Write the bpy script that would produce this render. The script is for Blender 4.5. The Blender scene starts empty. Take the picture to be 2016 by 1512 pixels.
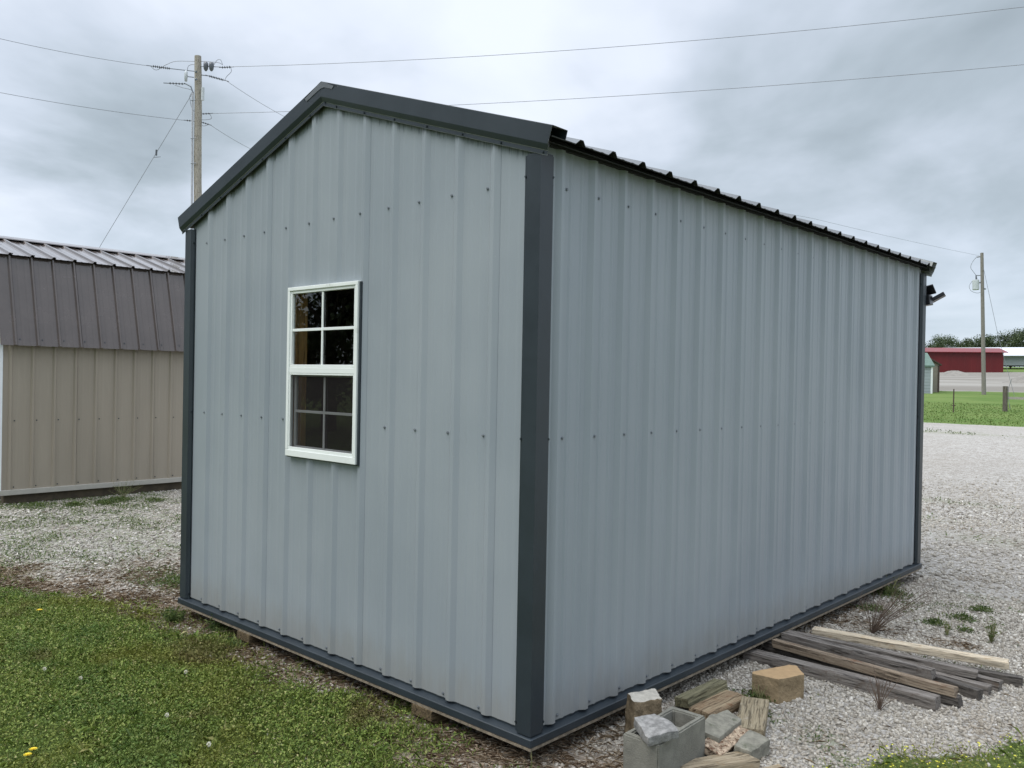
import bpy, math, random
import numpy as np
from mathutils import Vector, Matrix
R_ = math.radians
scene = bpy.context.scene
COL = scene.collection
random.seed(7)
rng = np.random.default_rng(11)

# ------------------------------------------------------------------ camera
CAM = Vector((2.2993, -2.6327, 1.4847))
yaw, pitch, roll = 0.7471, -0.0066, 0.0184
fw = Vector((-math.sin(yaw)*math.cos(pitch), math.cos(yaw)*math.cos(pitch), math.sin(pitch)))
r0 = Vector((math.cos(yaw), math.sin(yaw), 0)); u0 = r0.cross(fw)
rt = r0*math.cos(roll) + u0*math.sin(roll); up = -r0*math.sin(roll) + u0*math.cos(roll)
cam_data = bpy.data.cameras.new('camera'); cam = bpy.data.objects.new('camera', cam_data); COL.objects.link(cam)
cam.matrix_world = Matrix(((rt.x, up.x, -fw.x, CAM.x), (rt.y, up.y, -fw.y, CAM.y), (rt.z, up.z, -fw.z, CAM.z), (0, 0, 0, 1)))
cam_data.sensor_width = 36; cam_data.lens = 36*1671.1/2016; cam_data.clip_start = .05; cam_data.clip_end = 4000
scene.camera = cam

# ------------------------------------------------------------------ light and exposure
SUN_EL, SUN_AZ = R_(60), R_(200)          # azimuth clockwise from +Y: the bright part of the cloud is behind the camera's left
scene.view_settings.view_transform = 'Standard'; scene.view_settings.look = 'None'
scene.view_settings.exposure = 0.78; scene.view_settings.gamma = 1
sd = bpy.data.lights.new('sun', 'SUN'); sd.energy = 1.5; sd.angle = R_(50); sd.color = (1, .965, .92)
sun = bpy.data.objects.new('sun', sd); COL.objects.link(sun)
sdir = Vector((math.sin(SUN_AZ)*math.cos(SUN_EL), math.cos(SUN_AZ)*math.cos(SUN_EL), math.sin(SUN_EL)))
sun.rotation_euler = sdir.to_track_quat('Z', 'Y').to_euler(); sun.location = (0, 0, 30)

class NT:
    """small helper for node trees"""
    def __init__(s, tree): s.t = tree; s.n = tree.nodes; s.l = tree.links
    def a(s, typ, **kw):
        n = s.n.new(typ)
        ins = kw.pop('ins', {})
        for k, v in kw.items(): setattr(n, k, v)
        for k, v in ins.items(): s.set(n, k, v)
        return n
    def set(s, n, k, v):
        if hasattr(v, 'links') or isinstance(v, bpy.types.NodeSocket): s.l.new(v, n.inputs[k])
        else: n.inputs[k].default_value = v
    def math(s, op, a, b=0.0, c=None, clamp=False):
        n = s.a('ShaderNodeMath', operation=op, use_clamp=clamp); s.set(n, 0, a); s.set(n, 1, b)
        if c is not None: s.set(n, 2, c)
        return n.outputs[0]
    def mix(s, f, a, b, mode='MIX'):
        n = s.a('ShaderNodeMix', data_type='RGBA', blend_type=mode); s.set(n, 0, f); s.set(n, 6, a); s.set(n, 7, b); return n.outputs[2]
    def noise(s, vec, scale, detail=4, rough=.55, dist=0.0):
        n = s.a('ShaderNodeTexNoise'); s.set(n, 'Scale', scale); s.set(n, 'Detail', detail); s.set(n, 'Roughness', rough); s.set(n, 'Distortion', dist)
        if vec is not None: s.set(n, 'Vector', vec)
        return n.outputs[0]
    def mapr(s, v, a, b, c=0.0, d=1.0, smooth=True):
        n = s.a('ShaderNodeMapRange', interpolation_type='SMOOTHSTEP' if smooth else 'LINEAR')
        s.set(n, 0, v); s.set(n, 1, a); s.set(n, 2, b); s.set(n, 3, c); s.set(n, 4, d); return n.outputs[0]
    def vmap(s, vec, scale=(1, 1, 1), loc=(0, 0, 0), rot=(0, 0, 0)):
        n = s.a('ShaderNodeMapping'); s.set(n, 'Vector', vec); n.inputs['Scale'].default_value = scale
        n.inputs['Location'].default_value = loc; n.inputs['Rotation'].default_value = rot; return n.outputs[0]
def c4(c): return (c[0], c[1], c[2], 1)

# ------------------------------------------------------------------ sky
world = bpy.data.worlds.new('World'); scene.world = world; world.use_nodes = True
t = NT(world.node_tree); t.n.clear()
sky = t.a('ShaderNodeTexSky', sky_type='NISHITA', sun_disc=False, sun_elevation=SUN_EL, sun_rotation=SUN_AZ)
geo = t.a('ShaderNodeTexCoord').outputs['Generated']
sep = t.a('ShaderNodeSeparateXYZ'); t.set(sep, 0, geo)
zc = t.math('ADD', t.math('MAXIMUM', sep.outputs[2], 0.0), 0.16)
px = t.math('DIVIDE', sep.outputs[0], zc); py = t.math('DIVIDE', sep.outputs[1], zc)
cmb = t.a('ShaderNodeCombineXYZ'); t.set(cmb, 0, px); t.set(cmb, 1, py)
pl = t.vmap(cmb.outputs[0], (.8, .8, 1), rot=(0, 0, yaw))
pl = t.vmap(pl, (.80, .95, 1), loc=(3.1, .4, 0))
n1 = t.noise(pl, .9, 6, .52, .55)
n2 = t.noise(t.vmap(pl, loc=(7.3, 2.2, 1)), 2.6, 5, .55, .25)
dens = t.math('ADD', t.math('MULTIPLY', n1, .80), t.math('SUBTRACT', t.math('MULTIPLY', n2, .22), .0))
wn = t.a('ShaderNodeTexNoise'); t.set(wn, 'Vector', pl); wn.inputs['Scale'].default_value = 1.3; wn.inputs['Detail'].default_value = 4
wv = t.a('ShaderNodeVectorMath', operation='MULTIPLY_ADD'); t.set(wv, 0, wn.outputs['Color']); wv.inputs[1].default_value = (.42, .42, .30); wv.inputs[2].default_value = (-.21, -.21, -.15)
wg = t.a('ShaderNodeVectorMath', operation='ADD'); t.set(wg, 0, geo); t.set(wg, 1, wv.outputs[0])
wg = t.a('ShaderNodeVectorMath', operation='NORMALIZE', ins={0: wg.outputs[0]})
def blob(x, y, rad, amp):
    """a cloud bank in the direction of picture point (x, y): part of the real cloud cover, it stays put in the sky"""
    d = (fw + rt*((x-1008)/1671.1) - up*((y-756)/1671.1)).normalized()
    vs = t.a('ShaderNodeVectorMath', operation='DOT_PRODUCT'); t.set(vs, 0, wg.outputs[0]); vs.inputs[1].default_value = d
    a = t.mapr(vs.outputs['Value'], math.cos(rad), 1.0, 0.0, amp); return a
for (x, y, rad, amp) in [(1620, 320, .36, .23), (1950, 300, .24, .10), (1350, 300, .2, .04), (1130, 210, .16, -.12), (1780, 500, .24, -.12), (900, 40, .4, -.10),
                         (200, 60, .4, -.09), (100, 290, .22, .0), (330, 330, .24, .10), (1800, 0, .35, -.06)]:
    dens = t.math('ADD', dens, blob(x, y, rad, amp))
cr = t.a('ShaderNodeValToRGB'); t.set(cr, 0, dens)
e = cr.color_ramp.elements
e[0].position = .34; e[0].color = c4((.56, .60, .66))
e[1].position = .76; e[1].color = c4((.19, .225, .25))
for p_, c_ in [(.45, (.50, .54, .61)), (.54, (.40, .445, .51)), (.64, (.285, .33, .37))]:
    k = cr.color_ramp.elements.new(p_); k.color = c4(c_)
# low on the horizon the air is a smooth blue grey
low = t.mapr(sep.outputs[2], 0.0, .22, .62, 0.0)
cl = t.mix(low, cr.outputs[0], c4((.33, .40, .46)))
nsk = t.mix(1.0, sky.outputs[0], c4((.09, .09, .09)), 'MULTIPLY')
fin = t.mix(.93, nsk, cl)
below = t.mapr(sep.outputs[2], -.06, -.01, 1.0, 0.0)
fin = t.mix(below, fin, c4((.10, .10, .09)))
# an overcast sky is about twice as bright overhead as low down
zen = t.mapr(sep.outputs[2], .42, .95, 1.0, 2.3)
bg = t.a('ShaderNodeBackground'); t.set(bg, 0, fin); t.set(bg, 1, zen)
wo = t.a('ShaderNodeOutputWorld'); t.l.new(bg.outputs[0], wo.inputs[0])

# ------------------------------------------------------------------ materials
def newmat(name):
    m = bpy.data.materials.new(name); m.use_nodes = True
    nt = NT(m.node_tree); nt.n.clear()
    b = nt.a('ShaderNodeBsdfPrincipled'); o = nt.a('ShaderNodeOutputMaterial'); nt.l.new(b.outputs[0], o.inputs[0])
    return m, nt, b
def plain(name, col, rough=.6, metal=0.0, var=.12, scale=12, bump=0.0, bscale=60, spec=.5, coat=0, dirt=None, stretch=(1, 1, 1)):
    m, nt, b = newmat(name)
    oc = nt.a('ShaderNodeTexCoord').outputs['Object']
    v = nt.vmap(oc, stretch)
    n = nt.noise(v, scale, 6, .6)
    f = nt.mapr(n, .3, .7)
    c = nt.mix(f, c4([x*(1-var) for x in col]), c4([min(1, x*(1+var)) for x in col]))
    if dirt:
        d = nt.mapr(nt.noise(nt.vmap(v, loc=(3, 5, 7)), dirt[1], 5, .65), dirt[2], dirt[2]+.15)
        c = nt.mix(d, c, c4(dirt[0]))
    nt.set(b, 'Base Color', c); nt.set(b, 'Metallic', metal)
    nt.set(b, 'Roughness', nt.mapr(n, .2, .8, max(0, rough-.06), min(1, rough+.06)))
    b.inputs['Specular IOR Level'].default_value = spec
    if coat: b.inputs['Coat Weight'].default_value = coat
    if bump:
        bp = nt.a('ShaderNodeBump'); nt.set(bp, 'Height', nt.noise(v, bscale, 5, .65)); nt.set(bp, 'Strength', .8); nt.set(bp, 'Distance', bump)
        nt.set(b, 'Normal', bp.outputs[0])
    return m

def wallpaint():
    m, nt, b = newmat('grey_panel_paint')
    oc = nt.a('ShaderNodeTexCoord').outputs['Object']
    s = nt.a('ShaderNodeSeparateXYZ'); nt.set(s, 0, oc)
    streak = nt.noise(nt.vmap(oc, (9, 9, .35)), 2.2, 5, .6)
    cloud = nt.noise(oc, 1.1, 3, .5)
    f = nt.math('ADD', nt.math('MULTIPLY', streak, .22), nt.math('MULTIPLY', cloud, .78))
    c = nt.mix(nt.mapr(f, .35, .65), c4((.272, .305, .333)), c4((.304, .336, .360)))
    # run-off dirt hanging from the rake: ragged vertical streaks of a fixed length
    ax = nt.math('ABSOLUTE', nt.math('ADD', s.outputs[0], 1.541))
    dz = nt.math('SUBTRACT', nt.math('SUBTRACT', 2.915, nt.math('MULTIPLY', ax, .3317)), s.outputs[2])
    fine = nt.noise(nt.vmap(oc, (60, 60, 1.5)), 1.6, 4, .75)
    ln = nt.math('MULTIPLY', nt.mapr(fine, .46, .78), .060)
    ln = nt.math('ADD', ln, .004)
    front = nt.math('LESS_THAN', s.outputs[1], .03)
    dm = nt.math('MULTIPLY', nt.mapr(nt.math('SUBTRACT', ln, dz), -.012, .022), front)
    c = nt.mix(nt.math('MULTIPLY', dm, .72), c, c4((.045, .05, .05)))
    # fine scuffs
    sc = nt.mapr(nt.noise(nt.vmap(oc, (14, 14, 9)), 5, 3, .7), .73, .77)
    c = nt.mix(nt.math('MULTIPLY', sc, .18), c, c4((.6, .62, .63)))
    # splash dirt along the foot
    fd = nt.mapr(nt.math('ADD', s.outputs[2], nt.math('MULTIPLY', nt.noise(nt.vmap(oc, (5, 5, 2)), 3, 4, .6), .22)), .10, .36, .6, 0.0)
    c = nt.mix(fd, c, c4((.24, .235, .215)))
    nt.set(b, 'Base Color', c)
    nt.set(b, 'Roughness', nt.mapr(cloud, .3, .7, .36, .46)); b.inputs['Specular IOR Level'].default_value = .5
    bp = nt.a('ShaderNodeBump'); nt.set(bp, 'Height', nt.math('ADD', nt.noise(nt.vmap(oc, (1, 1, .45)), 4.0, 2, .4), nt.math('MULTIPLY', nt.noise(oc, 700, 1, .5), .004))); nt.set(bp, 'Strength', .5); nt.set(bp, 'Distance', .012)
    nt.set(b, 'Normal', bp.outputs[0])
    return m

def wood(name, c1, c2, dark, axis=0, rough=.8, crack=.5, blot=None):
    m, nt, b = newmat(name)
    oc = nt.a('ShaderNodeTexCoord').outputs['Object']
    oi = nt.a('ShaderNodeObjectInfo').outputs['Random']
    sh = nt.a('ShaderNodeVectorMath', operation='ADD'); nt.set(sh, 0, oc)
    cb = nt.a('ShaderNodeCombineXYZ'); nt.set(cb, 0, nt.math('MULTIPLY', oi, 13.0)); nt.set(cb, 1, nt.math('MULTIPLY', oi, 7.0)); nt.set(cb, 2, nt.math('MULTIPLY', oi, 5.0)); nt.set(sh, 1, cb.outputs[0])
    sc = [44, 44, 44]; sc[axis] = 2.2
    v = nt.vmap(sh.outputs[0], tuple(sc))
    g = nt.noise(v, 2.4, 8, .68, .6)
    c = nt.mix(nt.mapr(g, .32, .68), c4(c1), c4(c2))
    sc2 = [60, 60, 60]; sc2[axis] = 3
    g2 = nt.noise(nt.vmap(sh.outputs[0], tuple(sc2)), 1.6, 6, .7, .3)
    c = nt.mix(nt.math('MULTIPLY', nt.mapr(g2, .53, .66), crack), c, c4(dark))
    kn = nt.noise(nt.vmap(sh.outputs[0], (9, 9, 9)), 2.0, 4, .6)
    c = nt.mix(nt.math('MULTIPLY', nt.mapr(kn, .56, .72), .6), c, c4(blot if blot else dark))
    nt.set(b, 'Base Color', c); nt.set(b, 'Roughness', rough); b.inputs['Specular IOR Level'].default_value = .25
    bp = nt.a('ShaderNodeBump'); nt.set(bp, 'Height', nt.math('SUBTRACT', g, nt.math('MULTIPLY', nt.mapr(g2, .53, .66), .9))); nt.set(bp, 'Strength', 1.0); nt.set(bp, 'Distance', .008)
    nt.set(b, 'Normal', bp.outputs[0])
    return m

def islandmat(name, stops, rough=.85, patch=None, trans=0.0, spec=.3):
    """per leaf / per stone colour, plus patches on the ground plane"""
    m, nt, b = newmat(name)
    g = nt.a('ShaderNodeNewGeometry')
    cr = nt.a('ShaderNodeValToRGB'); nt.set(cr, 0, g.outputs['Random Per Island'])
    cr.color_ramp.interpolation = 'LINEAR'
    el = cr.color_ramp.elements
    el[0].position = stops[0][0]; el[0].color = c4(stops[0][1]); el[1].position = stops[-1][0]; el[1].color = c4(stops[-1][1])
    for p_, c_ in stops[1:-1]:
        k = el.new(p_); k.color = c4(c_)
    c = cr.outputs[0]
    if patch:
        pos = g.outputs['Position']
        for (col, scale, lo, hi, amt, off) in patch:
            n = nt.noise(nt.vmap(pos, loc=(off, off*.7, 0)), scale, 4, .6)
            c = nt.mix(nt.math('MULTIPLY', nt.mapr(n, lo, hi), amt), c, c4(col))
    nt.set(b, 'Base Color', c); nt.set(b, 'Roughness', rough); b.inputs['Specular IOR Level'].default_value = spec
    if trans:
        tr = nt.a('ShaderNodeBsdfTranslucent'); nt.set(tr, 0, c)
        mx = nt.a('ShaderNodeMixShader'); nt.set(mx, 0, trans)
        o = [q for q in nt.n if q.type == 'OUTPUT_MATERIAL'][0]
        nt.l.new(b.outputs[0], mx.inputs[1]); nt.l.new(tr.outputs[0], mx.inputs[2]); nt.l.new(mx.outputs[0], o.inputs[0])
    return m

M = {}
M['wall'] = wallpaint()
M['slate'] = plain('slate_trim_paint', (.025, .034, .042), .42, var=.12, scale=3, bump=.002, bscale=4, dirt=((.06, .066, .068), 26, .68))
M['slate_in'] = plain('galvanised_underside', (.42, .43, .42), .5, metal=.2)
M['roof'] = plain('charcoal_roof_paint', (.085, .092, .095), .27, var=.1, scale=5, bump=.002, bscale=4, coat=.6)
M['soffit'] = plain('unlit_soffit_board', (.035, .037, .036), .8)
M['shade'] = plain('eave_shade_black', (.010, .011, .011), .9)  # flat black that stands in for the shade below the roof edge
M['screw'] = plain('zinc_screw', (.22, .24, .26), .4, metal=.3)
M['screw_dark'] = plain('dark_screw', (.03, .04, .048), .4, metal=.3)
M['osb'] = plain('floor_board_edge', (.20, .165, .12), .85, var=.35, scale=40, bump=.001)
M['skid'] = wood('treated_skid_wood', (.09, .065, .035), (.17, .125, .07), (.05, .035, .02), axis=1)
M['stud'] = wood('framing_pine', (.50, .27, .10), (.62, .36, .15), (.25, .12, .04), axis=2, crack=.2)
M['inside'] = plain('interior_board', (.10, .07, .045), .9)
M['vinyl'] = plain('white_vinyl', (.80, .83, .80), .38, var=.03, scale=4, dirt=((.55, .58, .53), 6, .62))
M['grid_grey'] = plain('screened_white_bar', (.42, .43, .42), .5, var=.05)
M['bwall'] = plain('tan_panel_paint', (.335, .290, .228), .45, var=.06, scale=2.0, stretch=(1, 1, .25), bump=.003, bscale=4)
M['broof'] = plain('brown_roof_paint', (.085, .068, .060), .25, var=.1, scale=3, bump=.002, bscale=5, coat=.7)
M['btrim'] = plain('cream_trim', (.42, .40, .35), .5, var=.05)
M['white'] = plain('white_trim', (.82, .84, .85), .45, var=.04)
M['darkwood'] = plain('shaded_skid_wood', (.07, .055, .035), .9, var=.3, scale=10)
M['black'] = plain('black_plastic', (.008, .009, .012), .32, var=.1)
M['pole'] = wood('weathered_pole_wood', (.29, .265, .22), (.42, .385, .325), (.12, .095, .06), axis=2, crack=.75)
M['pole2'] = wood('grey_pole_wood', (.20, .185, .165), (.28, .26, .235), (.14, .12, .10), axis=2, crack=.4)
M['conduit'] = plain('grey_conduit', (.42, .43, .46), .5)
M['steel'] = plain('galvanised_steel', (.16, .18, .20), .45, metal=.5)
M['porcelain'] = plain('grey_porcelain', (.10, .11, .125), .3)
M['can'] = plain('transformer_paint', (.52, .55, .57), .45)
M['wire'] = plain('wire_metal', (.20, .21, .225), .5, metal=.3)
M['red'] = plain('red_metal', (.115, .0035, .0045), .5, var=.12, scale=.5, stretch=(1, 1, .2))
M['redroof'] = plain('red_roof_metal', (.19, .012, .015), .4, var=.1, scale=.3)
M['whiteroof'] = plain('white_metal_roof', (.62, .64, .68), .4, var=.05, scale=.2)
M['greywall'] = plain('grey_metal_siding', (.22, .25, .27), .5, var=.08, scale=.4)
M['greenroof'] = plain('green_shingle', (.12, .185, .155), .8, var=.15, scale=6)
M['bluesiding'] = plain('pale_blue_siding', (.31, .35, .37), .6, var=.06, scale=2)
M['tansiding'] = plain('tan_siding', (.24, .215, .175), .6, var=.06, scale=2)
M['brown'] = plain('brown_trim', (.06, .04, .03), .6)
M['post'] = wood('old_fence_wood', (.10, .085, .07), (.18, .16, .135), (.03, .025, .02), axis=2)
M['rail'] = wood('grey_fence_rail', (.34, .32, .28), (.45, .42, .37), (.15, .13, .1), axis=0)
M['conc'] = plain('concrete_block', (.205, .20, .170), .92, var=.14, scale=18, bump=.004, bscale=160, spec=.2, dirt=((.42, .41, .36), 45, .64))
M['conc2'] = plain('broken_concrete', (.26, .255, .245), .9, var=.32, scale=35, bump=.006, bscale=110, spec=.2, dirt=((.13, .135, .13), 20, .60))
M['conc3'] = plain('mossy_concrete', (.235, .225, .185), .92, var=.25, scale=25, bump=.005, bscale=110, spec=.2, dirt=((.12, .125, .09), 12, .55))
M['lime'] = plain('pale_limestone_top', (.48, .45, .39), .9, var=.2, scale=20, bump=.006, bscale=60, spec=.2, dirt=((.3, .26, .2), 14, .6))
M['limeside'] = plain('brown_stone_side', (.20, .155, .10), .95, var=.35, scale=25, bump=.01, bscale=50, spec=.1, dirt=((.40, .34, .25), 30, .6))
M['paver'] = plain('tan_paver_face', (.43, .295, .165), .92, var=.08, scale=30, bump=.003, bscale=150, spec=.15, dirt=((.42, .27, .13), 9, .58))
M['paverside'] = plain('tan_split_face', (.27, .205, .125), .95, var=.22, scale=16, bump=.012, bscale=45, spec=.1)
M['grey'] = wood('weathered_lumber', (.145, .125, .108), (.29, .265, .24), (.035, .028, .022), axis=0, crack=.95, blot=(.11, .075, .05))
M['greydark'] = wood('dark_weathered_lumber', (.075, .066, .058), (.15, .135, .12), (.02, .016, .014), axis=0, crack=.9)
M['brownlum'] = wood('brown_weathered_lumber', (.22, .165, .115), (.36, .29, .215), (.05, .035, .025), axis=0, crack=.6, blot=(.17, .07, .03))
M['fresh'] = wood('fresh_pine', (.60, .50, .36), (.70, .61, .47), (.40, .27, .14), axis=0, crack=.2, blot=(.46, .29, .13))
M['mossy'] = wood('mossy_plank', (.15, .14, .085), (.27, .25, .155), (.06, .05, .025), axis=0, crack=.5)
M['split'] = wood('split_firewood', (.24, .165, .10), (.38, .30, .195), (.13, .06, .02), axis=0, crack=.35, blot=(.17, .075, .03))
M['tanblock'] = wood('tan_block_wood', (.26, .21, .135), (.36, .305, .21), (.17, .10, .05), axis=0, crack=.15, blot=(.44, .39, .32))
M['bark'] = plain('flaky_bark', (.42, .33, .24), .95, var=.45, scale=45, bump=.008, bscale=55, spec=.1, dirt=((.12, .065, .04), 60, .47))
M['slab'] = wood('pale_split_slab', (.28, .225, .15), (.42, .35, .25), (.10, .065, .03), axis=0, crack=.8, blot=(.30, .20, .10))
M['twig'] = plain('dry_twig', (.13, .090, .065), .9, var=.25)
M['straw'] = islandmat('dry_straw', [(0, (.14, .095, .06)), (.4, (.28, .20, .13)), (.75, (.42, .33, .23)), (1, (.55, .47, .36))])
M['weed'] = islandmat('weed_leaf', [(0, (.045, .08, .022)), (.5, (.095, .145, .038)), (1, (.19, .22, .075))], .6, trans=.25)
M['field'] = islandmat('field_grass_blade', [(0, (.080, .135, .030)), (.6, (.125, .185, .045)), (1, (.19, .23, .07))], .7, trans=.2)
M['drygrass'] = islandmat('dry_weed_blade', [(0, (.12, .15, .05)), (1, (.34, .31, .16))], .7, trans=.2)
M['yellow'] = plain('dandelion_petals', (.80, .60, .02), .6)
M['yellow2'] = islandmat('small_yellow_petals', [(0, (.60, .58, .05)), (1, (.80, .74, .12))], .6)
M['puff'] = plain('white_clover_head', (.70, .68, .58), .8, var=.15, scale=300)
M['bushleaf'] = islandmat('distant_leaves', [(0, (.045, .065, .032)), (.6, (.080, .110, .052)), (1, (.12, .15, .07))], .7, trans=.15)
M['bark2'] = plain('tree_bark', (.09, .075, .06), .95, var=.3)
M['pile'] = plain('piled_gravel', (.22, .205, .18), .95, var=.15, scale=1.5, bump=.05, bscale=6)
M['stone'] = islandmat('limestone_gravel', [(0, (.13, .115, .095)), (.25, (.27, .247, .212)), (.6, (.375, .350, .308)), (.9, (.47, .443, .395)), (1, (.66, .64, .59))], .9,
                       patch=[((.44, .40, .335), .45, .38, .62, .42, 40.0), ((.26, .215, .165), 1.3, .50, .72, .45, 3.0)], spec=.25)
M['lawn'] = islandmat('lawn_leaves', [(0, (.055, .085, .018)), (.3, (.125, .190, .034)), (.65, (.205, .275, .056)), (.92, (.30, .34, .090)), (1, (.44, .40, .19))], .62,
                      patch=[((.20, .19, .035), 1.6, .50, .66, .55, 1.0), ((.15, .095, .045), 1.7, .55, .68, .60, 9.0), ((.045, .12, .026), 1.5, .52, .64, .35, 20.0)], trans=.28)
def glassmat():
    m, nt, b = newmat('window_glass'); nt.n.remove(b)
    gl = nt.a('ShaderNodeBsdfGlossy'); gl.inputs['Roughness'].default_value = .0; gl.inputs['Color'].default_value = (1, 1, 1, 1)
    tr = nt.a('ShaderNodeBsdfTransparent'); tr.inputs[0].default_value = (.82, .86, .84, 1)
    lw = nt.a('ShaderNodeLayerWeight'); lw.inputs[0].default_value = .5
    fr = nt.a('ShaderNodeMath', operation='MULTIPLY_ADD'); nt.set(fr, 0, nt.math('POWER', lw.outputs['Facing'], 4.0)); nt.set(fr, 1, .85); nt.set(fr, 2, .07)
    mx = nt.a('ShaderNodeMixShader'); nt.l.new(fr.outputs[0], mx.inputs[0]); nt.l.new(tr.outputs[0], mx.inputs[1]); nt.l.new(gl.outputs[0], mx.inputs[2])
    o = [q for q in nt.n if q.type == 'OUTPUT_MATERIAL'][0]; nt.l.new(mx.outputs[0], o.inputs[0]); return m
M['glass'] = glassmat()
def screenmat():
    m, nt, b = newmat('insect_screen')
    b.inputs['Base Color'].default_value = (.03, .026, .026, 1); b.inputs['Roughness'].default_value = .9; b.inputs['Specular IOR Level'].default_value = .1
    tr = nt.a('ShaderNodeBsdfTransparent'); mx = nt.a('ShaderNodeMixShader'); mx.inputs[0].default_value = .42
    o = [q for q in nt.n if q.type == 'OUTPUT_MATERIAL'][0]
    nt.l.new(tr.outputs[0], mx.inputs[1]); nt.l.new(b.outputs[0], mx.inputs[2]); nt.l.new(mx.outputs[0], o.inputs[0]); return m
M['screen'] = screenmat()

# ------------------------------------------------------------------ mesh helpers
class MB:
    def __init__(s): s.v = []; s.f = []; s.m = []
    def add(s, vs, fs, mi=0):
        o = len(s.v); s.v += [tuple(q) for q in vs]; s.f += [tuple(o+i for i in f) for f in fs]; s.m += [mi]*len(fs); return s
    def box(s, x0, x1, y0, y1, z0, z1, mi=0):
        return s.add([(x0, y0, z0), (x1, y0, z0), (x1, y1, z0), (x0, y1, z0), (x0, y0, z1), (x1, y0, z1), (x1, y1, z1), (x0, y1, z1)],
                     [(0, 3, 2, 1), (4, 5, 6, 7), (0, 1, 5, 4), (1, 2, 6, 5), (2, 3, 7, 6), (3, 0, 4, 7)], mi)
    def prism(s, poly, a, b, mi=0):
        """poly: list of 3d points, extruded by vector b-a"""
        a = Vector(a); b = Vector(b); n = len(poly)
        vs = [Vector(p)+a for p in poly]+[Vector(p)+b for p in poly]
        fs = [tuple(range(n))[::-1], tuple(range(n, 2*n))]+[(i, (i+1) % n, n+(i+1) % n, n+i) for i in range(n)]
        return s.add(vs, fs, mi)
    def strip(s, prof, a, b, mi=0):
        """open profile swept between two placements (lists of points of equal length)"""
        n = len(prof[0]); vs = [p for row in prof for p in row]
        fs = []
        for r in range(len(prof)-1):
            for i in range(n-1): fs.append((r*n+i, r*n+i+1, (r+1)*n+i+1, (r+1)*n+i))
        return s.add(vs, fs, mi)
    def tube(s, pts, r, seg=6, mi=0, cap=True):
        pts = [Vector(p) for p in pts]; n = len(pts); rr = r if isinstance(r, (list, tuple)) else [r]*n
        vs = []
        for i, p in enumerate(pts):
            d = (pts[min(i+1, n-1)]-pts[max(i-1, 0)]).normalized()
            a = Vector((0, 0, 1)) if abs(d.z) < .9 else Vector((1, 0, 0))
            x = d.cross(a).normalized(); y = d.cross(x)
            for k in range(seg):
                an = 2*math.pi*k/seg; vs.append(p+(x*math.cos(an)+y*math.sin(an))*rr[i])
        fs = []
        for i in range(n-1):
            for k in range(seg):
                fs.append((i*seg+k, i*seg+(k+1) % seg, (i+1)*seg+(k+1) % seg, (i+1)*seg+k))
        if cap: fs += [tuple(range(seg))[::-1], tuple(range((n-1)*seg, n*seg))]
        return s.add(vs, fs, mi)
    def build(s, name, mats, parent=None, smooth=False, bevel=0, loc=None, auto=False):
        me = bpy.data.meshes.new(name); me.from_pydata(s.v, [], s.f); me.update()
        mats = mats if isinstance(mats, (list, tuple)) else [mats]
        for q in mats: me.materials.append(q)
        if len(mats) > 1: me.polygons.foreach_set('material_index', s.m)
        if smooth: me.polygons.foreach_set('use_smooth', [True]*len(me.polygons))
        o = bpy.data.objects.new(name, me); COL.objects.link(o)
        if parent: o.parent = parent
        if loc: o.location = loc
        if bevel:
            b = o.modifiers.new('bevel', 'BEVEL'); b.width = bevel; b.segments = 2; b.limit_method = 'ANGLE'
        return o
def tag(o, label=None, cat=None, group=None, kind=None):
    if label: o['label'] = label
    if cat: o['category'] = cat
    if group: o['group'] = group
    if kind: o['kind'] = kind
    return o
def thing(name, label, cat, loc=(0, 0, 0), rz=0, group=None):
    o = bpy.data.objects.new(name, None); COL.objects.link(o); o.location = loc; o.rotation_euler = (0, 0, rz)
    o.empty_display_size = .2
    return tag(o, label, cat, group)
def copy_tree(o, parent=None):
    c = o.copy(); COL.objects.link(c); c.parent = parent
    for ch in list(o.children): copy_tree(ch, c)
    return c
def bulk(name, verts, faces, mats, midx=None, smooth=False, parent=None):
    """fast mesh from numpy: verts (n,3), faces (m,k) all the same size"""
    me = bpy.data.meshes.new(name); n, k = faces.shape
    me.vertices.add(len(verts)); me.vertices.foreach_set('co', np.ascontiguousarray(verts, dtype=np.float32).ravel())
    me.loops.add(n*k); me.loops.foreach_set('vertex_index', np.ascontiguousarray(faces, dtype=np.int32).ravel())
    me.polygons.add(n); me.polygons.foreach_set('loop_start', np.arange(0, n*k, k, dtype=np.int32))
    me.polygons.foreach_set('loop_total', np.full(n, k, dtype=np.int32))
    if midx is not None: me.polygons.foreach_set('material_index', midx.astype(np.int32))
    if smooth: me.polygons.foreach_set('use_smooth', np.ones(n, dtype=bool))
    me.update(calc_edges=True); me.validate()
    for q in (mats if isinstance(mats, (list, tuple)) else [mats]): me.materials.append(q)
    o = bpy.data.objects.new(name, me); COL.objects.link(o)
    if parent: o.parent = parent
    return o

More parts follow.
